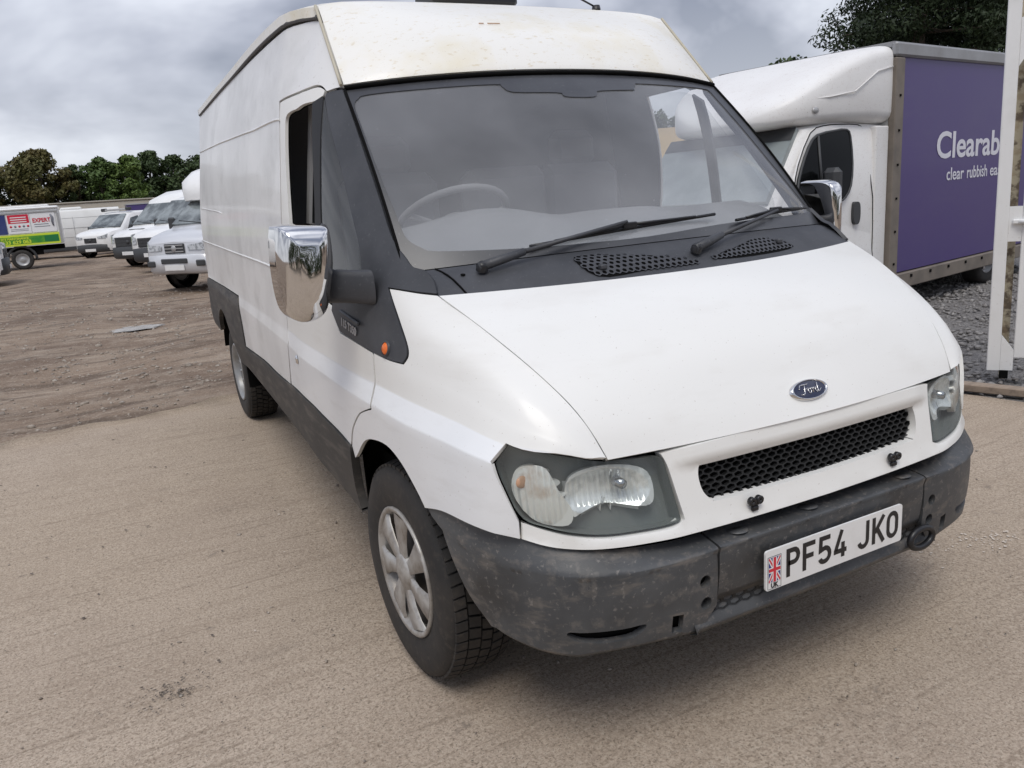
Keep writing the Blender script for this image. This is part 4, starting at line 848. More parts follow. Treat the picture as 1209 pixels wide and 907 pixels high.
# flakes of pale render and dark oil specks lying on the concrete
def flecks(name,spots,m,z):
    g=random.Random(len(spots)); mb=MB()
    for (x,y,rx,ry,n,s) in spots:
        for k in range(n):
            cx,cy=x+g.gauss(0,rx),y+g.gauss(0,ry); q=s*g.uniform(.35,1.5); a0=g.uniform(0,6); m_=g.randint(5,8); el=g.uniform(.4,1)
            P=[(q*math.cos(6.283*i/m_)*g.uniform(.6,1.2),q*el*math.sin(6.283*i/m_)*g.uniform(.6,1.2)) for i in range(m_)]
            mb.add([(cx+p[0]*math.cos(a0)-p[1]*math.sin(a0),cy+p[0]*math.sin(a0)+p[1]*math.cos(a0),z+.0004*(k%5)) for p in P],[tuple(range(m_))])
    o=mb.build(name,m); o['kind']='stuff'
PF=(1.22,.40); OS=(-1.647,1.155)
flecks('pale_flakes',[(PF[0],PF[1],.10,.05,60,.0045),(PF[0]+.12,PF[1]-.06,.05,.03,50,.005),(PF[0]-.25,PF[1]+.03,.10,.05,14,.004),(-1.4,1.9,.8,.6,26,.005)],mat('pale render flakes',(.62,.55,.47),.9),.0062)
flecks('dark_specks',[(OS[0],OS[1],.06,.04,110,.0045),(OS[0]+.25,OS[1]+.3,.4,.3,60,.004),(-1.3,1.2,.9,1.0,170,.0036),(.6,-.4,.8,.5,120,.003),(-1.6,3.2,.9,.9,90,.007)],mat('dark oil specks',(.10,.08,.062),.8),.0075)
# timber plank at the edge of the gravel
PLK=mat('weathered timber',(.30,.235,.18),.85,var=(((2,30,30),.45,.7,(.18,.14,.11),.8),),bump=(((3,40,40),.5,.004),))
tag(MB().box((3.40,1.33,.030),(1.0,.09,.05),rz=math.atan2(-.385,.033+.10),bev=.006).build('timber_plank',PLK),'grey brown timber plank lying along the edge of the gravel below the gate','plank')
# ================================================================== vehicles parked in the yard
DGL2=mat('dark cab glass',(.004,.0045,.005),.12,spec=.08)
TWS=mat('sky toned truck windscreen',(.24,.27,.27),.05,spec=.8,var=((1.1,.45,.6,(.40,.43,.43),.7),))  # pale base stands in for sky reflected in the windscreen
VWHITE=mat('parked van white',(.80,.80,.79),.35,coat=.4,var=((2,.45,.75,(.64,.63,.60),.4),))
VSILV=mat('pickup silver',(.62,.63,.65),.32,metal=.25,coat=.4)
VBLK=mat('parked van plastic',(.045,.047,.05),.55)
VLAMP=mat('parked van lamp',(.52,.54,.56),.12,coat=.6,var=((14,.45,.6,(.16,.17,.18),.8),))
VRIM=mat('parked van rim',(.42,.42,.42),.4,metal=.3)
FADED=mat('off white box side',(.74,.74,.72),.45,var=((1.2,.45,.75,(.58,.57,.53),.45),))
def wheelset(root,pts,rad=.34,wd=.20):
    for x,y in pts:
        sx=-1 if x<0 else 1; o=bpy.data.objects.new('wheel',None); link(o,root); o.location=(x,y,rad-.01); o.rotation_euler=(0,R(90)*sx,0)
        MB().lathe([(rad*.6,wd/2*.9),(rad*.8,wd/2),(rad*.95,wd/2*.9),(rad,wd/2*.6),(rad,-wd/2*.6),(rad*.95,-wd/2)],28).build('tyre',RUB,o)
        mb=MB().lathe([(.0001,wd/2*.75),(rad*.2,wd/2*.78),(rad*.3,wd/2*.5),(rad*.5,wd/2*.55),(rad*.6,wd/2*.92),(rad*.63,wd/2*.7)],24); mb.build('rim',VRIM,o)
def vehicle(name,label,cat,loc,th,st,ws=(2,3),side_win=(),mat_=VWHITE,wheels=(),grille=None,lamp=None,bumper=None,plate=None,zl=.3,roofmat=None,wiper=True,mirror=None,rad=.34):
    """st: stations (y, half width, low z, belt z, top half width, top z) from the front rearwards"""
    root=thing(name,label,cat,loc,R(th))
    def sec(s):
        y,wb,zlo,zb,wt,zt=s; h=[(wb*.95,zlo),(wb,zlo+.12),(wb,zb),(wt+(wb-wt)*.06,zt-.09),(wt-.03,zt-.03),(wt-.12,zt),(0,zt+.03)]
        return [(x,y,z) for x,z in h]+[(-x,y,z) for x,z in reversed(h[:-1])]
    secs=[sec(s) for s in st]; n=len(secs[0]); V=[v for q in secs for v in q]
    F=[(i*n+k,i*n+k+1,(i+1)*n+k+1,(i+1)*n+k) for i in range(len(st)-1) for k in range(n-1)]
    F+=[tuple(range(n))[::-1],tuple((len(st)-1)*n+k for k in range(n))]+[(i*n,(i+1)*n,(i+1)*n+n-1,i*n+n-1) for i in range(len(st)-1)]
    body=mk('body',V,F,mat_,root,smooth=True); body.data.set_sharp_from_angle(angle=R(38))
    def quadpoly(P,m,nm,off,par=root,th_=.012):
        P=[Vector(p) for p in P]; nn=(P[1]-P[0]).cross(P[2]-P[0]).normalized()
        c=sum(P,Vector())/len(P); 
        if nn.dot(c-Vector((0,c.y+1.2,1.0)))<0: nn=-nn
        k=len(P); Q=[p+nn*off for p in P]+[p+nn*(off-th_) for p in P]
        return MB().add(Q,[tuple(range(k)),tuple(range(2*k-1,k-1,-1))]+[(i,i+k,(i+1)%k+k,(i+1)%k) for i in range(k)]).build(nm,m,par)
    def lerp(a,b,t): return tuple(a[i]+(b[i]-a[i])*t for i in range(3))
    if ws:
        a,b=secs[ws[0]],secs[ws[1]]; A0,A1,B0,B1=a[5],a[7],b[5],b[7]
        A0,A1=lerp(A0,A1,-.04),lerp(A1,A0,-.04); B0,B1=lerp(B0,B1,-.015),lerp(B1,B0,-.015)
        P=[lerp(A0,B0,.06),lerp(A1,B1,.06),lerp(A1,B1,.94),lerp(A0,B0,.94)]; g=quadpoly(P,DGL,'windscreen',.046,th_=.05)
        if wiper:
            mb=MB()
            for t in (.15,.5): p=Vector(lerp(P[0],P[1],t)); q_=Vector(lerp(lerp(P[0],P[1],t+.42),lerp(P[3],P[2],t+.42),.14)); up=Vector((0,-.04,.03)); mb.tube([p+up,q_+up],.010,5)
            mb.build('wiper',VBLK,g)
    for (i,poly) in side_win:
        for sx in (1,-1):
            def P_(y,t):   # t 0 belt .. 1 roof
                ys=[s[0] for s in st]; j=min(max(int(np.searchsorted(ys,y))-1,0),len(st)-2); k=(y-ys[j])/(ys[j+1]-ys[j]); lo=lerp(secs[j][2],secs[j+1][2],k); hi=lerp(secs[j][3],secs[j+1][3],k); q=lerp(lo,hi,t); return (q[0]*sx,q[1],q[2])
            quadpoly([P_(*p) for p in poly],DGL,'side_window',.008)
    wf=st[1][1]
    if grille:
        x,za,zb=grille; fy=st[0][0]-.012; mb=MB().box((0,fy,(za+zb)/2),(2*x,.03,zb-za),bev=.012); g=mb.build('grille',VBLK,root); mb=MB()
        for k in range(3): mb.box((0,fy-.018,za+(zb-za)*(k+.5)/3),(2*x*.92,.012,.018))
        mb.lathe([(.0001,.012),(.06,.01),(.065,0)],16,M=Matrix.Translation((0,fy-.022,(za+zb)/2))@Matrix.Rotation(R(90),4,'X')); mb.build('grille_bar',VRIM if mat_ is VSILV else VBLK,g)
    if lamp:
        x0,za,zb=lamp
        for sx in (1,-1):
            w0=st[0][1]; w1=st[1][1]; y0,y1=st[0][0],st[1][0]
            Pt=[(x0,y0-.02),(w0*.96,y0-.02),(w0+(w1-w0)*.55,y0+(y1-y0)*.45-.01),(w1+.012,y1+.02),(w1+.014,y1+.22)]
            V=[];k=len(Pt)
            for i,(x,y) in enumerate(Pt): t=i/(k-1); V+=[(sx*x,y,za+(zb-za)*(.28*t+.25*(1-t)**2)),(sx*x*.99,y+.012,zb+.09*t-.03*(1-t)**2)]
            mk('headlight',V,[(2*i,2*i+2,2*i+3,2*i+1) for i in range(k-1)],VLAMP,root,smooth=True)
    if bumper:
        za,zb,bm_=bumper; pl=[(wf+.012,st[1][0]+.42),(wf+.012,st[1][0]+.02),(st[0][1]+.02,st[0][0]-.02),(st[0][1]*.6,st[0][0]-.06),(0,st[0][0]-.075)]; pl=pl+[(-x,y) for x,y in reversed(pl[:-1])]; V=[];k=len(pl)
        for x,y in pl: V+=[(x*.98,y+.06,za-.02),(x,y,za+.04),(x,y,zb-.03),(x*.985,y+.05,zb)]
        mk('bumper',V,[(4*i+j,4*i+4+j,4*i+5+j,4*i+1+j) for i in range(k-1) for j in range(3)],bm_,root,smooth=True)
    if plate: MB().box((0,st[0][0]-.085,plate),(.52,.012,.11),bev=.003).build('number_plate',PLATEW,root)
    for x,y in wheels:
        for sx in (1,-1):
            M=Matrix.Translation((sx*(x+.102),y,rad+.02))@Matrix.Rotation(R(90)*sx,4,'Y'); MB().lathe([(.0001,.004),(rad*1.2,.004),(rad*1.24,-.02)],28,M=M@Matrix.Translation((0,0,0))).build('wheel_arch',DARK,root)
    wheelset(root,[(sx*(x+.03),y) for x,y in wheels for sx in (1,-1)],rad)
    if mirror:
        x,y,z=mirror
        for sx in (1,-1): MB().box((sx*(x+.13),y,z),(.17,.09,.26),bev=.03).box((sx*(x+.02),y+.02,z-.06),(.12,.05,.07),bev=.01).build('door_mirror',VBLK,root)
    return root
TR=[(0,.72,.36,.74,.72,.96),(.06,.83,.32,.82,.80,1.03),(.22,.93,.28,.92,.86,1.12),(.45,.97,.28,1.0,.89,1.18),(.98,.98,.28,1.12,.91,1.27),(1.72,.98,.28,1.18,.80,1.98),(2.05,.98,.28,1.2,.80,2.06),(5.2,.97,.34,1.2,.80,2.10)]
TRW=((0,((1.25,.05),(1.55,.80),(2.05,.86),(2.10,.05))),)
# silver fronted luton van
LUF=[(0,.72,.42,.76,.72,.98),(.06,.83,.38,.84,.80,1.05),(.22,.93,.34,.94,.86,1.14),(.45,.97,.32,1.02,.89,1.20),(.80,.98,.32,1.12,.91,1.27),(1.45,.98,.32,1.18,.80,1.84),(1.9,.98,.32,1.2,.80,1.88)]
lt=vehicle('luton_van','silver fronted van with a rounded white dome over its cab, behind the big van tail','van',(-.16,15.95,-.02),-52,LUF,(4,5),((0,((1.05,.05),(1.32,.80),(1.8,.86),(1.85,.05))),),VSILV,((.82,.92),),(.27,.78,.97),(.36,.80,.96),(.40,.76,VSILV),.50,mirror=(.96,1.05,1.35),rad=.36)
for sx in (1,-1): MB().box((sx*.66,-.035,.58),(.22,.06,.12),bev=.02).build('fog_lamp',VBLK,lt)
MB().box((0,-.07,.63),(.70,.04,.10),bev=.015).build('air_intake',VBLK,lt)
V=[];F=[];K=16
for y,wx,z0,z1 in ((1.12,.50,1.80,1.98),(1.18,.76,1.78,2.12),(1.30,.90,1.78,2.28),(1.6,.97,1.82,2.45),(2.05,1.0,1.78,2.55),(2.08,1.02,.55,2.60),(5.6,1.02,.55,2.60)):
    for k in range(K):
        a=2*math.pi*k/K; cc=math.copysign(abs(math.cos(a))**.36,math.cos(a)); ss=math.copysign(abs(math.sin(a))**(.5 if math.sin(a)>0 else .12),math.sin(a)); V.append((wx*cc,y,(z0+z1)/2+(z1-z0)/2*ss))
F=[(i*K+k,i*K+(k+1)%K,(i+1)*K+(k+1)%K,(i+1)*K+k) for i in range(6) for k in range(K)]+[tuple(range(K))[::-1],tuple(6*K+k for k in range(K))]
wheelset(lt,[(.86,4.3),(-.86,4.3)],.36)
mk('overcab',V,F,VWHITE,lt,smooth=True).data.set_sharp_from_angle(angle=R(45))
# two dark grilled vans beside it
vehicle('parked_van','white van with dark grille and round emblem, right behind the silver fronted luton','van',(-.12,23.4,-.03),-52,TR,(4,5),TRW,VWHITE,((.86,.98),(.86,4.3)),(.50,.72,.98),(.55,.74,1.02),(.32,.70,VBLK),.50,mirror=(.96,1.3,1.35))
GR=[tuple(s) for s in TR[:6]]+[(1.80,.98,.28,1.2,.82,2.10),(2.5,.98,.28,1.2,.80,2.34),(5.2,.97,.34,1.2,.80,2.36)]
v=vehicle('parked_van','high roof white van with black grille and bonnet vent, beside the small white van','van',(-.55,27.0,-.03),-52,GR,(4,5),TRW,VWHITE,((.86,.98),(.86,4.3)),(.58,.66,.98),(.62,.74,1.0),(.32,.68,VBLK),.47,mirror=(.96,1.3,1.35))
MB().box((0,.42,1.195),(.62,.10,.02)).build('bonnet_vent',VBLK,v)
SM=[(0,.66,.38,.72,.66,.90),(.06,.78,.34,.80,.76,.98),(.2,.90,.30,.88,.84,1.07),(.42,.93,.30,.96,.86,1.13),(.95,.94,.30,1.06,.86,1.20),(1.75,.94,.30,1.12,.76,1.80),(2.1,.94,.30,1.14,.76,1.88),(4.6,.93,.34,1.14,.76,1.88)]
v=vehicle('small_van','small white van with a light bar on its roof, before the long van','van',(-1.60,37.4,-.04),-40,SM,(4,5),((0,((1.25,.05),(1.75,.82),(2.25,.84),(2.3,.05))),),VWHITE,((.82,.9),(.82,3.9)),(.30,.66,.86),(.38,.80,.94),(.28,.60,VBLK),.36,mirror=(.92,1.35,1.2))
MB().box((0,1.95,1.985),(1.35,.16,.09),bev=.02).build('beacon_bar',VRIM,v)
for sx in(-1,1): MB().box((sx*.62,1.95,2.0),(.22,.20,.14),bev=.03).build('beacon',VBLK,v)
# nose of a white van at the left edge
vehicle('parked_van','nose of a white van cut off by the left edge of the picture','van',(-3.80,25.25,-.03),90,TR,(4,5),TRW,VWHITE,((.86,.72),(.86,4.3)),(.5,.74,.98),(.56,.80,1.08),(.30,.74,VBLK),.48)
# long white panel van, side on
LW=[(0,.84,.40,.95,.84,1.15),(.3,.96,.36,1.0,.9,1.3),(.9,.98,.36,1.15,.92,1.4),(1.5,.98,.36,1.25,.86,2.02),(1.9,.98,.36,1.3,.88,2.16),(6.6,.97,.42,1.3,.88,2.14)]
v=vehicle('long_van','long plain white panel van seen side on behind the small white van','van',(-6.75,42.2,-.04),-90,LW,(2,3),TRW,FADED,((.86,1.0),(.86,5.0)),None,None,(.30,.75,VBLK),None)
for zz_ in (.92,1.33,1.78): MB().box((.975 if zz_<1.5 else .915,3.9,zz_),(.02,4.6,.018)).build('body_line',mat('shadow gap grey',(.45,.45,.44),.6),v)
for yy_ in (3.0,4.6): MB().box((.985,yy_,1.25),(.012,.014,1.2)).build('door_seam',MATS['shadow gap grey'],v)
MB().box((.99,4.0,.42),(.04,4.2,.16),bev=.01).build('rubbing_strip',VBLK,v)
MB().box((.1,4.6,2.20),(1.1,.9,.14),bev=.05).build('roof_pod',FADED,v)
# tipper box truck with sign boards
bx=thing('box_truck','white box truck carrying red, blue and green sign boards on its side','truck',(-2.45,32.9,-.03),0)
MB().box((-2.4,1.0,1.48),(4.75,2.0,1.26),bev=.03).build('box_body',FADED,bx)
MB().box((-2.42,1.0,2.16),(4.85,2.1,.10),bev=.04).box((-2.5,1.0,2.24),(4.4,1.7,.08),bev=.03).build('box_roof',VWHITE,bx)
MB().box((-2.45,-.02,2.03),(4.8,.06,.05)).build('side_rail',VRIM,bx)
MB().box((-2.5,1.0,.72),(4.9,1.0,.16)).box((-1.0,.25,.62),(.5,.25,.25)).box((-2.2,1,.42),(.12,1.5,.12)).build('chassis',DARK,bx)
wheelset(bx,[(-9,0)][:0],.36)
for (lx,) in ((-1.45,),):
    o=bpy.data.objects.new('wheel',None); link(o,bx); o.location=(lx,.12,.36); o.rotation_euler=(R(90),0,0)
    MB().lathe([(.22,.09),(.29,.11),(.34,.10),(.36,.06),(.36,-.06),(.34,-.1)],28).build('tyre',RUB,o); MB().lathe([(.0001,.06),(.06,.07),(.10,.03),(.19,.05),(.22,.095),(.23,.07)],24).build('rim',VRIM,o)
    mb=MB(); mb.tube([(lx+.46*math.cos(R(a)),.10,.38+.46*math.sin(R(a))) for a in range(-10,191,20)],.05,6); mb.build('mudguard',VBLK,bx)
NAVY=mat('sign navy',(.025,.04,.16),.5,var=((2,.4,.7,(.05,.07,.2),.6),)); SRED=mat('sign red',(.62,.02,.05),.45); SGRN=mat('sign green',(.035,.25,.03),.45,var=((3,.4,.6,(.16,.42,.02),.8),)); SWHT=mat('sign white',(.80,.80,.80),.45); SYEL=mat('sign yellow',(.62,.75,.05),.45); SGREY=mat('sign print grey',(.20,.21,.24),.5)
def sign(x0,x1,z0,z1,m,y=-.012,nm='sign_board',par=None): return MB().box(((x0+x1)/2,y,(z0+z1)/2),(x1-x0,.03,z1-z0)).build(nm,m,par or bx)
sign(-4.6,-1.73,1.30,1.98,NAVY); sw_=sign(-1.70,-.98,1.30,1.98,SWHT); sw2=sign(-.955,-.16,1.30,1.98,SWHT)
sign(-1.66,-1.0,1.66,1.965,SRED,-.016,'sign_panel',sw_)
TX=lambda x,z,y=-.033:Matrix.Translation((x,y,z))@MX
for z in (1.87,1.79,1.71): sign(-1.58,-1.08,z-.016,z+.016,SWHT,-.02,'print_line',sw_)
for k in range(5): MB().lathe([(.0001,.003),(.04,.003),(.04,0)],12,M=Matrix.Translation((-1.60+.135*k,-.028,1.55))@Matrix.Rotation(R(90),4,'X')).build('print_symbol',SGREY if k%2 else SRED,sw_)
for z in (1.45,1.40): sign(-1.62,-1.06,z-.010,z+.010,SGREY,-.014,'print_line',sw_)
text_mesh('sign_lettering','EXPERT',.20,SRED,sw2,TX(-.90,1.66),'LEFT',.002,.006,xs=.85)
for z,x1 in ((1.58,-.40),(1.50,-.36)): sign(-.86,x1,z-.014,z+.014,SGREY,-.014,'print_line',sw2)
mb=MB(); mb.tube([(-.30,-.03,1.92),(-.25,-.03,1.80),(-.27,-.03,1.66),(-.25,-.03,1.50)],[.03,.05,.045,.025],6); mb.build('sign_figure',SGREY,sw2)
sg=sign(-4.6,-.12,.86,1.26,SYEL); sg2=sign(-4.6,-.16,.93,1.19,SGRN,-.016,'sign_panel',sg); sign(-.62,-.16,.95,1.17,mat('sign deep green',(.01,.18,.05),.5),-.02,'sign_panel',sg)
text_mesh('sign_lettering','ESTATE SITE MAINTENANCE',.105,SYEL,sg2,TX(-2.35,1.09,-.036),'LEFT',.002,.004,xs=.92)
text_mesh('sign_lettering','07533 629 063',.165,SYEL,sg2,TX(-2.15,.945,-.036),'LEFT',.002,.006,xs=1.1)
sign(-.10,-.02,.86,1.95,VRIM,-.01,'corner_post')
# beige trailer and purple truck far behind
BEI=mat('beige trailer side',(.52,.47,.38),.6,var=((.8,.4,.7,(.60,.57,.50),.6),))
t=thing('box_trailer','long beige box trailer behind the row of white vans, under the trees','trailer',(-.4,52,-.05),R(-72))
MB().box((0,0,1.75),(2.5,24,1.75),bev=.08).build('trailer_body',BEI,t); MB().box((0,0,2.66),(2.6,24.2,.08),bev=.02).build('trailer_roof',mat('trailer roof',(.40,.37,.31),.6),t); MB().box((0,0,.70),(1.2,22,.3)).build('chassis',DARK,t)
wheelset(t,[(sx*1.05,y) for sx in(1,-1) for y in (6,7.2)],.45)
t=thing('purple_box_truck','far purple sided box truck between the long white van and the high roof van','truck',(.30,43.5,-.05),0)
PUR=mat('purple livery',(.062,.038,.165),.45,coat=.08,var=((1.1,.42,.7,(.075,.055,.165),.5),((2,2,9),.55,.8,(.10,.085,.17),.25)))
MB().box((2.0,1.0,1.4),(4.0,2.0,1.7),bev=.03).build('box_body',PUR,t); MB().box((2.0,1.0,2.27),(4.05,2.05,.06)).build('box_roof',VRIM,t); MB().box((2,1,.55),(3.8,.9,.2)).build('chassis',DARK,t); wheelset(t,[],.36)
for lx in (.8,3.2): MB().lathe([(.0001,.1),(.36,.1),(.36,-.1)],20,M=Matrix.Translation((lx,.1,.36))@Matrix.Rotation(R(90),4,'X')).build('wheel',RUB,t)
# white van beyond the purple truck, seen through the cab windows
vehicle('parked_van','white van beyond the purple truck, glimpsed through the cab of the big van','van',(10.6,15.3,-.02),-80,SM,(4,5),TRW,VWHITE,((.86,.98),(.86,4.3)),(.55,.74,1.0),(.58,.74,1.0),(.32,.70,VBLK),.50)
# ---- purple low loader truck on the right
P0=Vector((7.73,4.40,0)); ANG=math.atan2(.183,.983)
lut=thing('purple_truck','white cabbed truck with a big purple box body lettered in white, beside the gate','truck',P0,ANG)
ALU=mat('dull aluminium',(.33,.33,.335),.42,metal=.5,var=((3,.4,.7,(.22,.21,.20),.6),)); MUDAL=mat('muddy aluminium',(.20,.17,.14),.65,var=((4,.4,.7,(.11,.095,.08),.7),))
MB().box((-.30,1.02,1.45),(4.28,1.98,2.10)).build('box_body',FADED,lut)
pan=MB().box((-.36,.015,1.425),(3.86,.03,2.05)).build('side_panel',PUR,lut)
MB().box((-.40,.0,2.515),(4.12,.07,.13),bev=.02).box((-.4,1.0,2.56),(4.1,2.0,.05)).build('top_rail',ALU,lut)
MB().box((-2.375,.0,1.40),(.165,.07,2.08),bev=.008).build('corner_post',MUDAL,lut)
MB().box((-.40,.01,.31),(4.12,.09,.155),bev=.01).build('bottom_rail',MUDAL,lut)
mb=MB()
for l in np.arange(-2.0,1.5,.42): mb.box((l,-.04,.345),(.03,.012,.03))
for z in np.arange(.5,2.4,.32): mb.box((-2.375,-.04,z),(.022,.010,.022))
mb.build('rivets',DARK,lut)
LW_=mat('livery lettering',(.70,.69,.74),.5)
def fit(o,x0,x1,s0,s1):
    """scale the letters so that the run s0..s1 of their width fills x0..x1"""
    me=o.data; xs=[v.co.x for v in me.vertices]; a,b=min(xs),max(xs); k=(x1-x0)/((b-a)*(s1-s0))
    for v in me.vertices: v.co.x=x0+(v.co.x-a-(b-a)*s0)*k
tx=text_mesh('livery_name','Clearabee',.375,LW_,pan,Matrix.Translation((0,-.0035,1.497))@MX,'LEFT',.001,.007); fit(tx,-1.50,.52,0,1)
for wd_,x0,x1 in (('clear',-1.245,-.835),('rubbish',-.755,-.245),('easily',-.165,.325)):
    tx=text_mesh('livery_word',wd_,.185,LW_,pan,Matrix.Translation((0,-.0035,1.262))@MX,'LEFT',.001,.0015); fit(tx,x0,x1,0,1)
mb=MB(); mb.box((0,0,0),(.05,.008,.012)); 
# overcab
V=[];F=[];K=36; LS=-2.458-1.58*np.linspace(0,1,26)**.8; LX=[-4.04,-4.02,-3.95,-3.80,-3.5,-3.15,-2.8,-2.458]
oh=lambda v: herm(LX,v,LS)
for l,y0,y1,z0,z1,pw in zip(LS,oh([.55,.42,.27,.14,.06,.02,0,0]),oh([1.0,1.13,1.30,1.50,1.74,1.90,1.985,2.0]),oh([1.90,1.875,1.853,1.844,1.842,1.842,1.842,1.842]),oh([1.93,1.98,2.05,2.14,2.29,2.43,2.53,2.575]),oh([.7,.62,.52,.44,.36,.31,.27,.22])):
    for k in range(K):
        a=2*math.pi*k/K; cc=math.copysign(abs(math.cos(a))**pw,math.cos(a)); ss=math.copysign(abs(math.sin(a))**pw,math.sin(a)); V.append((l,(y0+y1)/2+(y1-y0)/2*cc,(z0+z1)/2+(z1-z0)/2*ss))
F=[(i*K+k,i*K+(k+1)%K,(i+1)*K+(k+1)%K,(i+1)*K+k) for i in range(25) for k in range(K)]+[tuple(25*K+k for k in range(K))]
DWH=mat('dusty white moulding',(.80,.79,.77),.45,var=((1.2,.45,.75,(.66,.63,.60),.4),((14,14,30),.58,.75,(.45,.36,.31),.25),(90,.64,.73,(.32,.24,.20),.6,2)))
oc=mk('overcab',V,F,DWH,lut,smooth=True); oc.data.set_sharp_from_angle(angle=R(70))
MB().tube([(-2.47,-.006,2.36),(-2.75,-.008,2.31),(-3.0,-.006,2.19),(-3.12,.002,2.13),(-3.45,.045,2.085),(-3.6,.085,2.075)],.006,6).build('moulded_line',DWH,oc)
MB().lathe([(.0001,.012),(.03,.011),(.036,0)],16,M=Matrix.Translation((-3.62,.085,1.975))@Matrix.Rotation(R(90),4,'X')@Matrix.Diagonal((1.2,.8,1,1))).build('marker_lamp',VRIM,oc)
# cab below: loft seen from the side, near flank about y=0.03
cy_=.90
cs=[(-5.05,.66,.42,.80,.64,.92),(-4.95,.80,.34,.85,.76,.98),(-4.45,.87,.32,1.08,.80,1.14),(-4.25,.875,.32,1.12,.80,1.20),(-3.70,.875,.32,1.18,.77,1.84),(-3.3,.875,.32,1.18,.80,1.90),(-2.46,.875,.32,1.18,.84,1.86)]
def csec(s):
    l,wb,zlo,zb,wt,zt=s; h=[(wb*.96,zlo),(wb,zlo+.12),(wb,zb),(wt+(wb-wt)*.1,zt-.08),(wt-.03,zt-.02),(wt-.10,zt),(0,zt+.02)]
    return [(l,cy_-x,z) for x,z in h]+[(l,cy_+x,z) for x,z in reversed(h[:-1])]
ss_=[csec(s) for s in cs]; n=len(ss_[0]); V=[v for q in ss_ for v in q]
F=[(i*n+k,i*n+k+1,(i+1)*n+k+1,(i+1)*n+k) for i in range(len(cs)-1) for k in range(n-1)]+[tuple(range(n))]
mk('cab',V,F,DWH,lut,smooth=True).data.set_sharp_from_angle(angle=R(35))
wsP=[(-4.25,cy_-.76,1.22),(-4.25,cy_+.76,1.22),(-3.72,cy_+.71,1.825),(-3.72,cy_-.71,1.825)]
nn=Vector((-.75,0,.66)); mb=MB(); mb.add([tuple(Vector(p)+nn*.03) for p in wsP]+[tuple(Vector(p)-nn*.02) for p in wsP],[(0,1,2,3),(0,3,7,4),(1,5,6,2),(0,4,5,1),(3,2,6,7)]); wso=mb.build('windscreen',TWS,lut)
mb=MB(); q=[Vector(p)+nn*.034 for p in wsP]; mb.add([tuple(q[3]),tuple(q[2]),tuple(q[2]*.82+q[1]*.18),tuple(q[3]*.82+q[0]*.18)],[(0,1,2,3)]); mb.build('sun_strip',VBLK,wso)
dp=[(-4.02,1.30),(-3.92,1.52),(-3.686,1.785),(-3.474,1.845),(-3.2,1.855),(-2.886,1.85),(-2.80,1.80),(-2.765,1.65),(-2.73,1.18),(-2.712,.669),(-2.75,.45),(-3.6,.45),(-3.95,.62),(-4.06,1.0)]
def flank(l,z):   # y of the near cab flank at height z
    return cy_-(.875 if z<1.18 else .875-(z-1.18)/.66*.085)
dm=lambda off:(lambda l,z:(l,flank(l,z)-off,z))
dr=MB().prism(smooth_loop([p for p in dp],2),dm(.012),dm(-.01)).build('cab_door',DWH,lut)
wn=[(-3.99,1.31),(-3.90,1.49),(-3.749,1.675),(-3.605,1.765),(-3.3,1.80),(-3.118,1.805),(-3.065,1.74),(-3.07,1.501),(-3.133,1.307),(-3.245,1.207),(-3.358,1.18),(-3.7,1.19),(-3.95,1.21)]
MB().prism(smooth_loop(wn,2),dm(.030),dm(0)).build('door_window',DGL2,dr)
P=[dm(.028)(*p) for p in smooth_loop(wn,2)]; MB().tube(P+[P[0]],.012,5,caps=False).build('window_seal',VBLK,dr)
P=[dm(.012)(*p) for p in smooth_loop(dp,2)]; MB().tube(P+[P[0]],.005,5,caps=False).build('door_seam',DARK,dr)
MB().tube([dm(.03)(-3.62,1.20),dm(.03)(-3.60,1.76)],.014,5).build('window_divider',VBLK,dr)
MB().prism(smooth_loop([(-3.085,1.135),(-3.04,1.155),(-2.985,1.13),(-2.975,1.02),(-3.0,.955),(-3.055,.95),(-3.09,1.0)],3),dm(.03),dm(0)).build('door_handle',VBLK,dr)
MB().box((-2.58,.06,1.10),(.23,.09,1.46),bev=.01).build('cab_rear_panel',DWH,lut)
mo2=[(-3.62,1.20),(-3.62,1.42),(-3.58,1.46),(-3.45,1.46),(-3.42,1.42),(-3.42,1.16)]
MB().box((-3.62,-.09,1.33),(.12,.16,.30),bev=.04).box((-3.62,.02,1.26),(.06,.16,.10),bev=.02).build('door_mirror',VBLK,lut)
MB().box((-4.2,cy_,.42),(1.7,1.68,.2),bev=.05).build('bumper',VBLK,lut)
MB().box((-.4,1,.33),(4,1.2,.14)).build('chassis',DARK,lut)
def truck_wheel(l,y):
    o=bpy.data.objects.new('wheel',None); link(o,lut); o.location=(l,y,.32); o.rotation_euler=(R(90),0,0)
    MB().lathe([(.20,.09),(.27,.105),(.31,.09),(.325,.06),(.325,-.09)],28).build('tyre',RUB,o); MB().lathe([(.0001,.05),(.08,.06),(.17,.04),(.20,.095),(.21,.07)],24).build('rim',VRIM,o)
for l,y in ((.12,.16),(.12,1.84),(-4.05,.14),(-4.05,1.66)): truck_wheel(l,y)
MB().box((-.16,.0,.27),(.04,.03,.15),bev=.01).build('rail_catch',CHROME,lut)
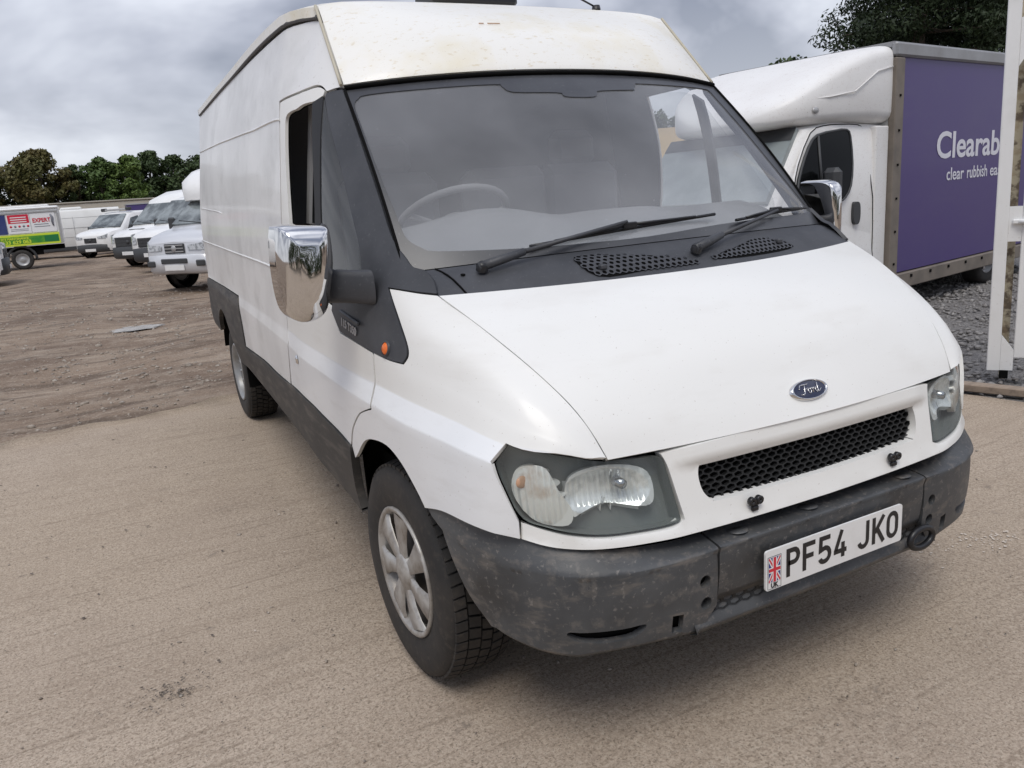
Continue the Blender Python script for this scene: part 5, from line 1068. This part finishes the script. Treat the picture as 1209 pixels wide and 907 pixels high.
# ---- white gate
GP=Vector((3.566,1.80,0)); gd=Vector((.55,-.835,0)).normalized(); gate=thing('metal_gate','white painted steel gate standing open at the right edge','gate',GP,math.atan2(gd.y,gd.x))
gate.rotation_euler[1]=R(-.5)
GW=mat('white gate paint',(.78,.78,.77),.42,coat=.15,var=((5,.5,.75,(.62,.61,.58),.4),(40,.66,.74,(.35,.30,.25),.4,3)),bump=((30,.12,.003),))
RUST=mat('flaking cream paint',(.46,.40,.28),.7,var=((7,.50,.56,(.10,.07,.045),.9),(16,.5,.62,(.30,.22,.13),.6)),bump=((18,.4,.004),))
MB().box((.0375,0,1.75),(.075,.05,3.34),bev=.004).build('gate_stile',GW,gate)
MB().box((.192,0,1.32),(.085,.046,2.30),bev=.004).build('gate_upright',GW,gate)
MB().box((.112,.0,1.045),(.073,.04,.22)).build('lock_plate',GW,gate)
mb=MB().prism([(.076,.085),(.149,.085),(.149,.22),(.076,.32)],lambda x,z:(x,-.02,z),lambda x,z:(x,.02,z)); mb.build('corner_plate',GW,gate)
mb=MB().prism([(.076,2.00),(.149,2.12),(.234,2.22),(.234,2.32),(.076,2.28)],lambda x,z:(x,-.019,z),lambda x,z:(x,.019,z)); mb.build('corner_plate',GW,gate)
MB().box((.865,0,.125),(1.25,.055,.08),bev=.004).build('bottom_rail',GW,gate)
MB().box((.865,0,1.045),(1.25,.05,.08),bev=.004).build('middle_rail',GW,gate)
MB().box((.865,0,2.33),(1.25,.055,.08),bev=.004).build('top_rail',GW,gate)
MB().box((1.49,0,1.25),(.05,.06,2.34),bev=.004).build('gate_stile',GW,gate)
for k in range(9): MB().tube([(.33+.14*k,0,.15),(.33+.14*k,0,2.31)],.010,6).build('gate_bar',GW,gate)
MB().tube([(.13,-.05,1.06),(.20,-.06,1.06),(.212,-.06,1.05),(.212,-.06,.95)],.013,8).box((.15,-.03,1.06),(.11,.025,.03),bev=.006).build('gate_bolt',GW,gate)
MB().box((.10,.0,.055),(.05,.05,.05)).build('gate_foot',DARK,gate)
gp_=MB().box((0,0,1.5),(.048,.05,3.1),bev=.004).build('gate_post',RUST); gp_.location=(3.742,1.793,0); gp_.rotation_euler=(0,R(-.5),math.atan2(gd.y,gd.x)); tag(gp_,'cream post with flaking rusty paint standing behind the white gate','post')
# ================================================================== trees and hill
def leafmat(name,c1,c2,c3): return mat(name,c1,.6,spec=.3,var=((.55,.38,.62,c2,.85),(2.2,.45,.68,c3,.7)))
BARK=mat('bark',(.11,.085,.065),.9,var=((9,.4,.7,(.06,.045,.035),.7),)); PALEB=mat('pale bare bark',(.27,.23,.20),.9)
def leaves(name,cl,m,parent,size,n,droop=0.,seed=1,asp=.55):
    """cl: clumps (x,y,z,rx,ry,rz,weight); leaves lie in a shell through each clump"""
    g=np.random.default_rng(seed); W_=np.array([c_[6] for c_ in cl],float); ix=g.choice(len(cl),n,p=W_/W_.sum()); A=np.array([c_[:6] for c_ in cl],float)[ix]
    d=g.standard_normal((n,3)); d/=np.linalg.norm(d,axis=1)[:,None]; rad=g.uniform(.35,1.06,n)**.6
    P=A[:,:3]+d*A[:,3:]*rad[:,None]
    nrm=d*.6+g.standard_normal((n,3))*.6+[0,0,.35]; nrm/=np.linalg.norm(nrm,axis=1)[:,None]
    t=np.cross(nrm,g.standard_normal((n,3))); t/=np.linalg.norm(t,axis=1)[:,None]; t[:,2]-=droop; t/=np.linalg.norm(t,axis=1)[:,None]; b=np.cross(nrm,t)
    s=size*g.uniform(.6,1.4,n)[:,None]
    V=np.stack([P-t*s,P-b*s*asp+nrm*s*.12,P+t*s,P+b*s*asp-nrm*s*.12],1).reshape(-1,3); me=bpy.data.meshes.new(name)
    me.vertices.add(4*n); me.vertices.foreach_set('co',V.ravel()); me.loops.add(4*n); me.loops.foreach_set('vertex_index',np.arange(4*n,dtype=np.int32)); me.polygons.add(n); me.polygons.foreach_set('loop_start',np.arange(0,4*n,4,dtype=np.int32)); me.polygons.foreach_set('loop_total',np.full(n,4,np.int32)); me.update(); me.materials.append(m)
    return link(bpy.data.objects.new(name,me),parent)
def broad(label,x,y,h,w,m,seed,n=8000,size=.115,base=1.2,group='trees along the far side of the yard'):
    t=thing('broadleaf_tree',label,'tree',(x,y,-.1),0,group); g=random.Random(seed)
    mb=MB(); mb.tube([(0,0,0),(.05,0,h*.3),(0,.05,h*.6),(.1,0,h*.85)],[.03*h,.024*h,.016*h,.006*h],8); limbs=[]
    cl=[]
    for k in range(90):
        a=g.uniform(0,6.28); zz=base+(h-base)*g.random()**.8; q=(zz-base)/(h-base); rr_=w/2*math.sqrt(max(.06,1-max(0,2*q-.9)**2*.95))*g.uniform(.15,.95); cx,cy=rr_*math.cos(a),rr_*math.sin(a)
        s=w*g.uniform(.05,.14); cl.append((cx,cy,min(zz,h-s*.6),s,s,s*.8,s*s))
        if k<16: mb.tube([(0,0,zz*.55),(cx*.5,cy*.5,zz*.78),(cx,cy,zz)],[.010*h,.006*h,.002*h],5)
    mb.build('trunk',BARK,t); leaves('crown',cl,m,t,size,n,seed=seed); return t
OL=leafmat('olive autumn leaves',(.088,.094,.026),(.135,.100,.036),(.052,.064,.020)); DK=leafmat('dark leaves',(.046,.074,.026),(.070,.100,.034),(.026,.040,.017)); GN=leafmat('green leaves',(.074,.122,.032),(.10,.150,.040),(.042,.070,.024)); YG=leafmat('yellow green leaves',(.120,.175,.040),(.085,.135,.034),(.058,.092,.026))
broad('big olive brown tree with rusty patches, leftmost of the far tree row',-3.9,60,6.3,5.0,OL,11,14000)
broad('olive tree at the very left edge of the picture beside the big brown one',-7.6,62,5.9,5.0,OL,12,9000)
broad('narrow dark tree between the big olive tree and the green ones',-1.75,61,5.4,2.5,DK,13,5000,.10)
broad('mid green tree right of the narrow dark tree',-.15,60,5.7,3.2,GN,14,8500)
broad('bright yellow green tree in the middle of the far row',1.5,59.5,5.7,3.2,YG,15,9000)
broad('tall dark tree behind the yellow green one',3.0,63,6.2,3.6,DK,16,8500)
broad('dark tree between the tallest one and the last one of the far row',4.9,64,5.9,4.0,DK,17,8500)
broad('last dark tree of the far row, half hidden by the big van',7.0,66,5.9,4.2,DK,18,8500)
# low thicket below the crowns
cl=[(x,63+random.uniform(-1,1),2.1+random.uniform(-.3,1.2),1.1,.9,2.1,1) for x in np.arange(-9,9.5,.7)]
o=leaves('thicket',cl,DK,None,.15,16000,seed=31); o['kind']='stuff'
# dark conifers behind the purple truck
CON=leafmat('conifer needles',(.020,.034,.012),(.030,.046,.016),(.009,.015,.007))
def conifer(label,x,y,h,w,seed,n=90000):
    t=thing('conifer',label,'tree',(x,y,-.1),0,'conifers behind the purple truck'); g=random.Random(seed); mb=MB(); mb.tube([(0,0,0),(0,.1,h*.5),(.1,0,h)],[.22,.15,.03],8); cl=[]
    for k in range(230):
        zz=.4+(h-.5)*g.random()**.9; q=zz/h; rr_=w/2*(1-q*.72)*g.uniform(.35,1.0); a=g.uniform(0,6.28); cx,cy=rr_*math.cos(a),rr_*math.sin(a); s=w*g.uniform(.045,.10); cl.append((cx,cy,zz,s*1.35,s*1.35,s*.6,s))
        if k%4==0: mb.tube([(0,0,zz+.2),(cx,cy,zz)],[.04,.012],5)
    mb.build('trunk',BARK,t); leaves('crown',cl,CON,t,.060,n,droop=.5,seed=seed,asp=.34); return t
conifer('dark conifer with a ragged edge against the sky, left one behind the purple truck',17.6,12.6,10,6.8,41)
conifer('dark conifer rising above the middle of the purple box',20.6,12.0,10.5,5.6,42)
conifer('dark conifer above the gate at the right edge',23.4,10.2,10.,5.8,43)
conifer('dark conifer filling the gap behind the other conifers',21.5,15.5,11,6.5,44)
t=thing('bare_tree','bare pale stem with thin twigs in front of the conifers above the purple box','tree',(17.6,8.35,0)); mb=MB()
mb.tube([(0,0,0),(.05,.05,2.5),(-.06,0,4.4),(.10,.05,6.2),(.02,0,8)],[.10,.085,.07,.05,.02],7); mb.tube([(-.05,0,4.2),(-.5,.1,4.5),(-.9,.1,4.55)],[.03,.02,.008],5); mb.tube([(0,0,5.0),(-.9,0,5.4),(-1.6,.1,6.2)],[.035,.02,.008],5); mb.build('trunk',PALEB,t)
broad('small bush poking up behind the white overcab of the purple truck',15.2,14.6,4.4,1.9,DK,51,1700,.075,2.2,group=None)
# hill with a stubble field
HILL=mat('stubble field',(.42,.30,.15),.9,var=((.05,.4,.7,(.36,.27,.14),.7),))
hillz=lambda x,y:17.5*np.exp(-((x-165)/75)**2-((y-205)/62)**2)
xs=np.linspace(40,260,40); ys=np.linspace(95,330,36)
struct(grid('hill',xs,ys,lambda x,y:-.4+hillz(x,y),HILL))
cl=[(105+k*4.2,178+k*1.9+(k*7)%5,float(hillz(105+k*4.2,178+k*1.9))+1.2+(k*5)%3*.5,2.2,2.2,1.8+(k*3)%4*.4,1) for k in range(22)]
o=leaves('far_trees',cl,DK,None,.5,6000,seed=71); o['kind']='stuff'

# unseen dark leaf belt, added behind the camera to darken reflections
cl=[(x,-19+random.uniform(-2,2),1.2+random.uniform(0,2.6),2.0,1.5,1.9,1) for x in np.arange(-34,30,1.3)]
o=leaves('added_reflection_belt',cl,DK,None,.30,9000,seed=91); o['kind']='stuff'
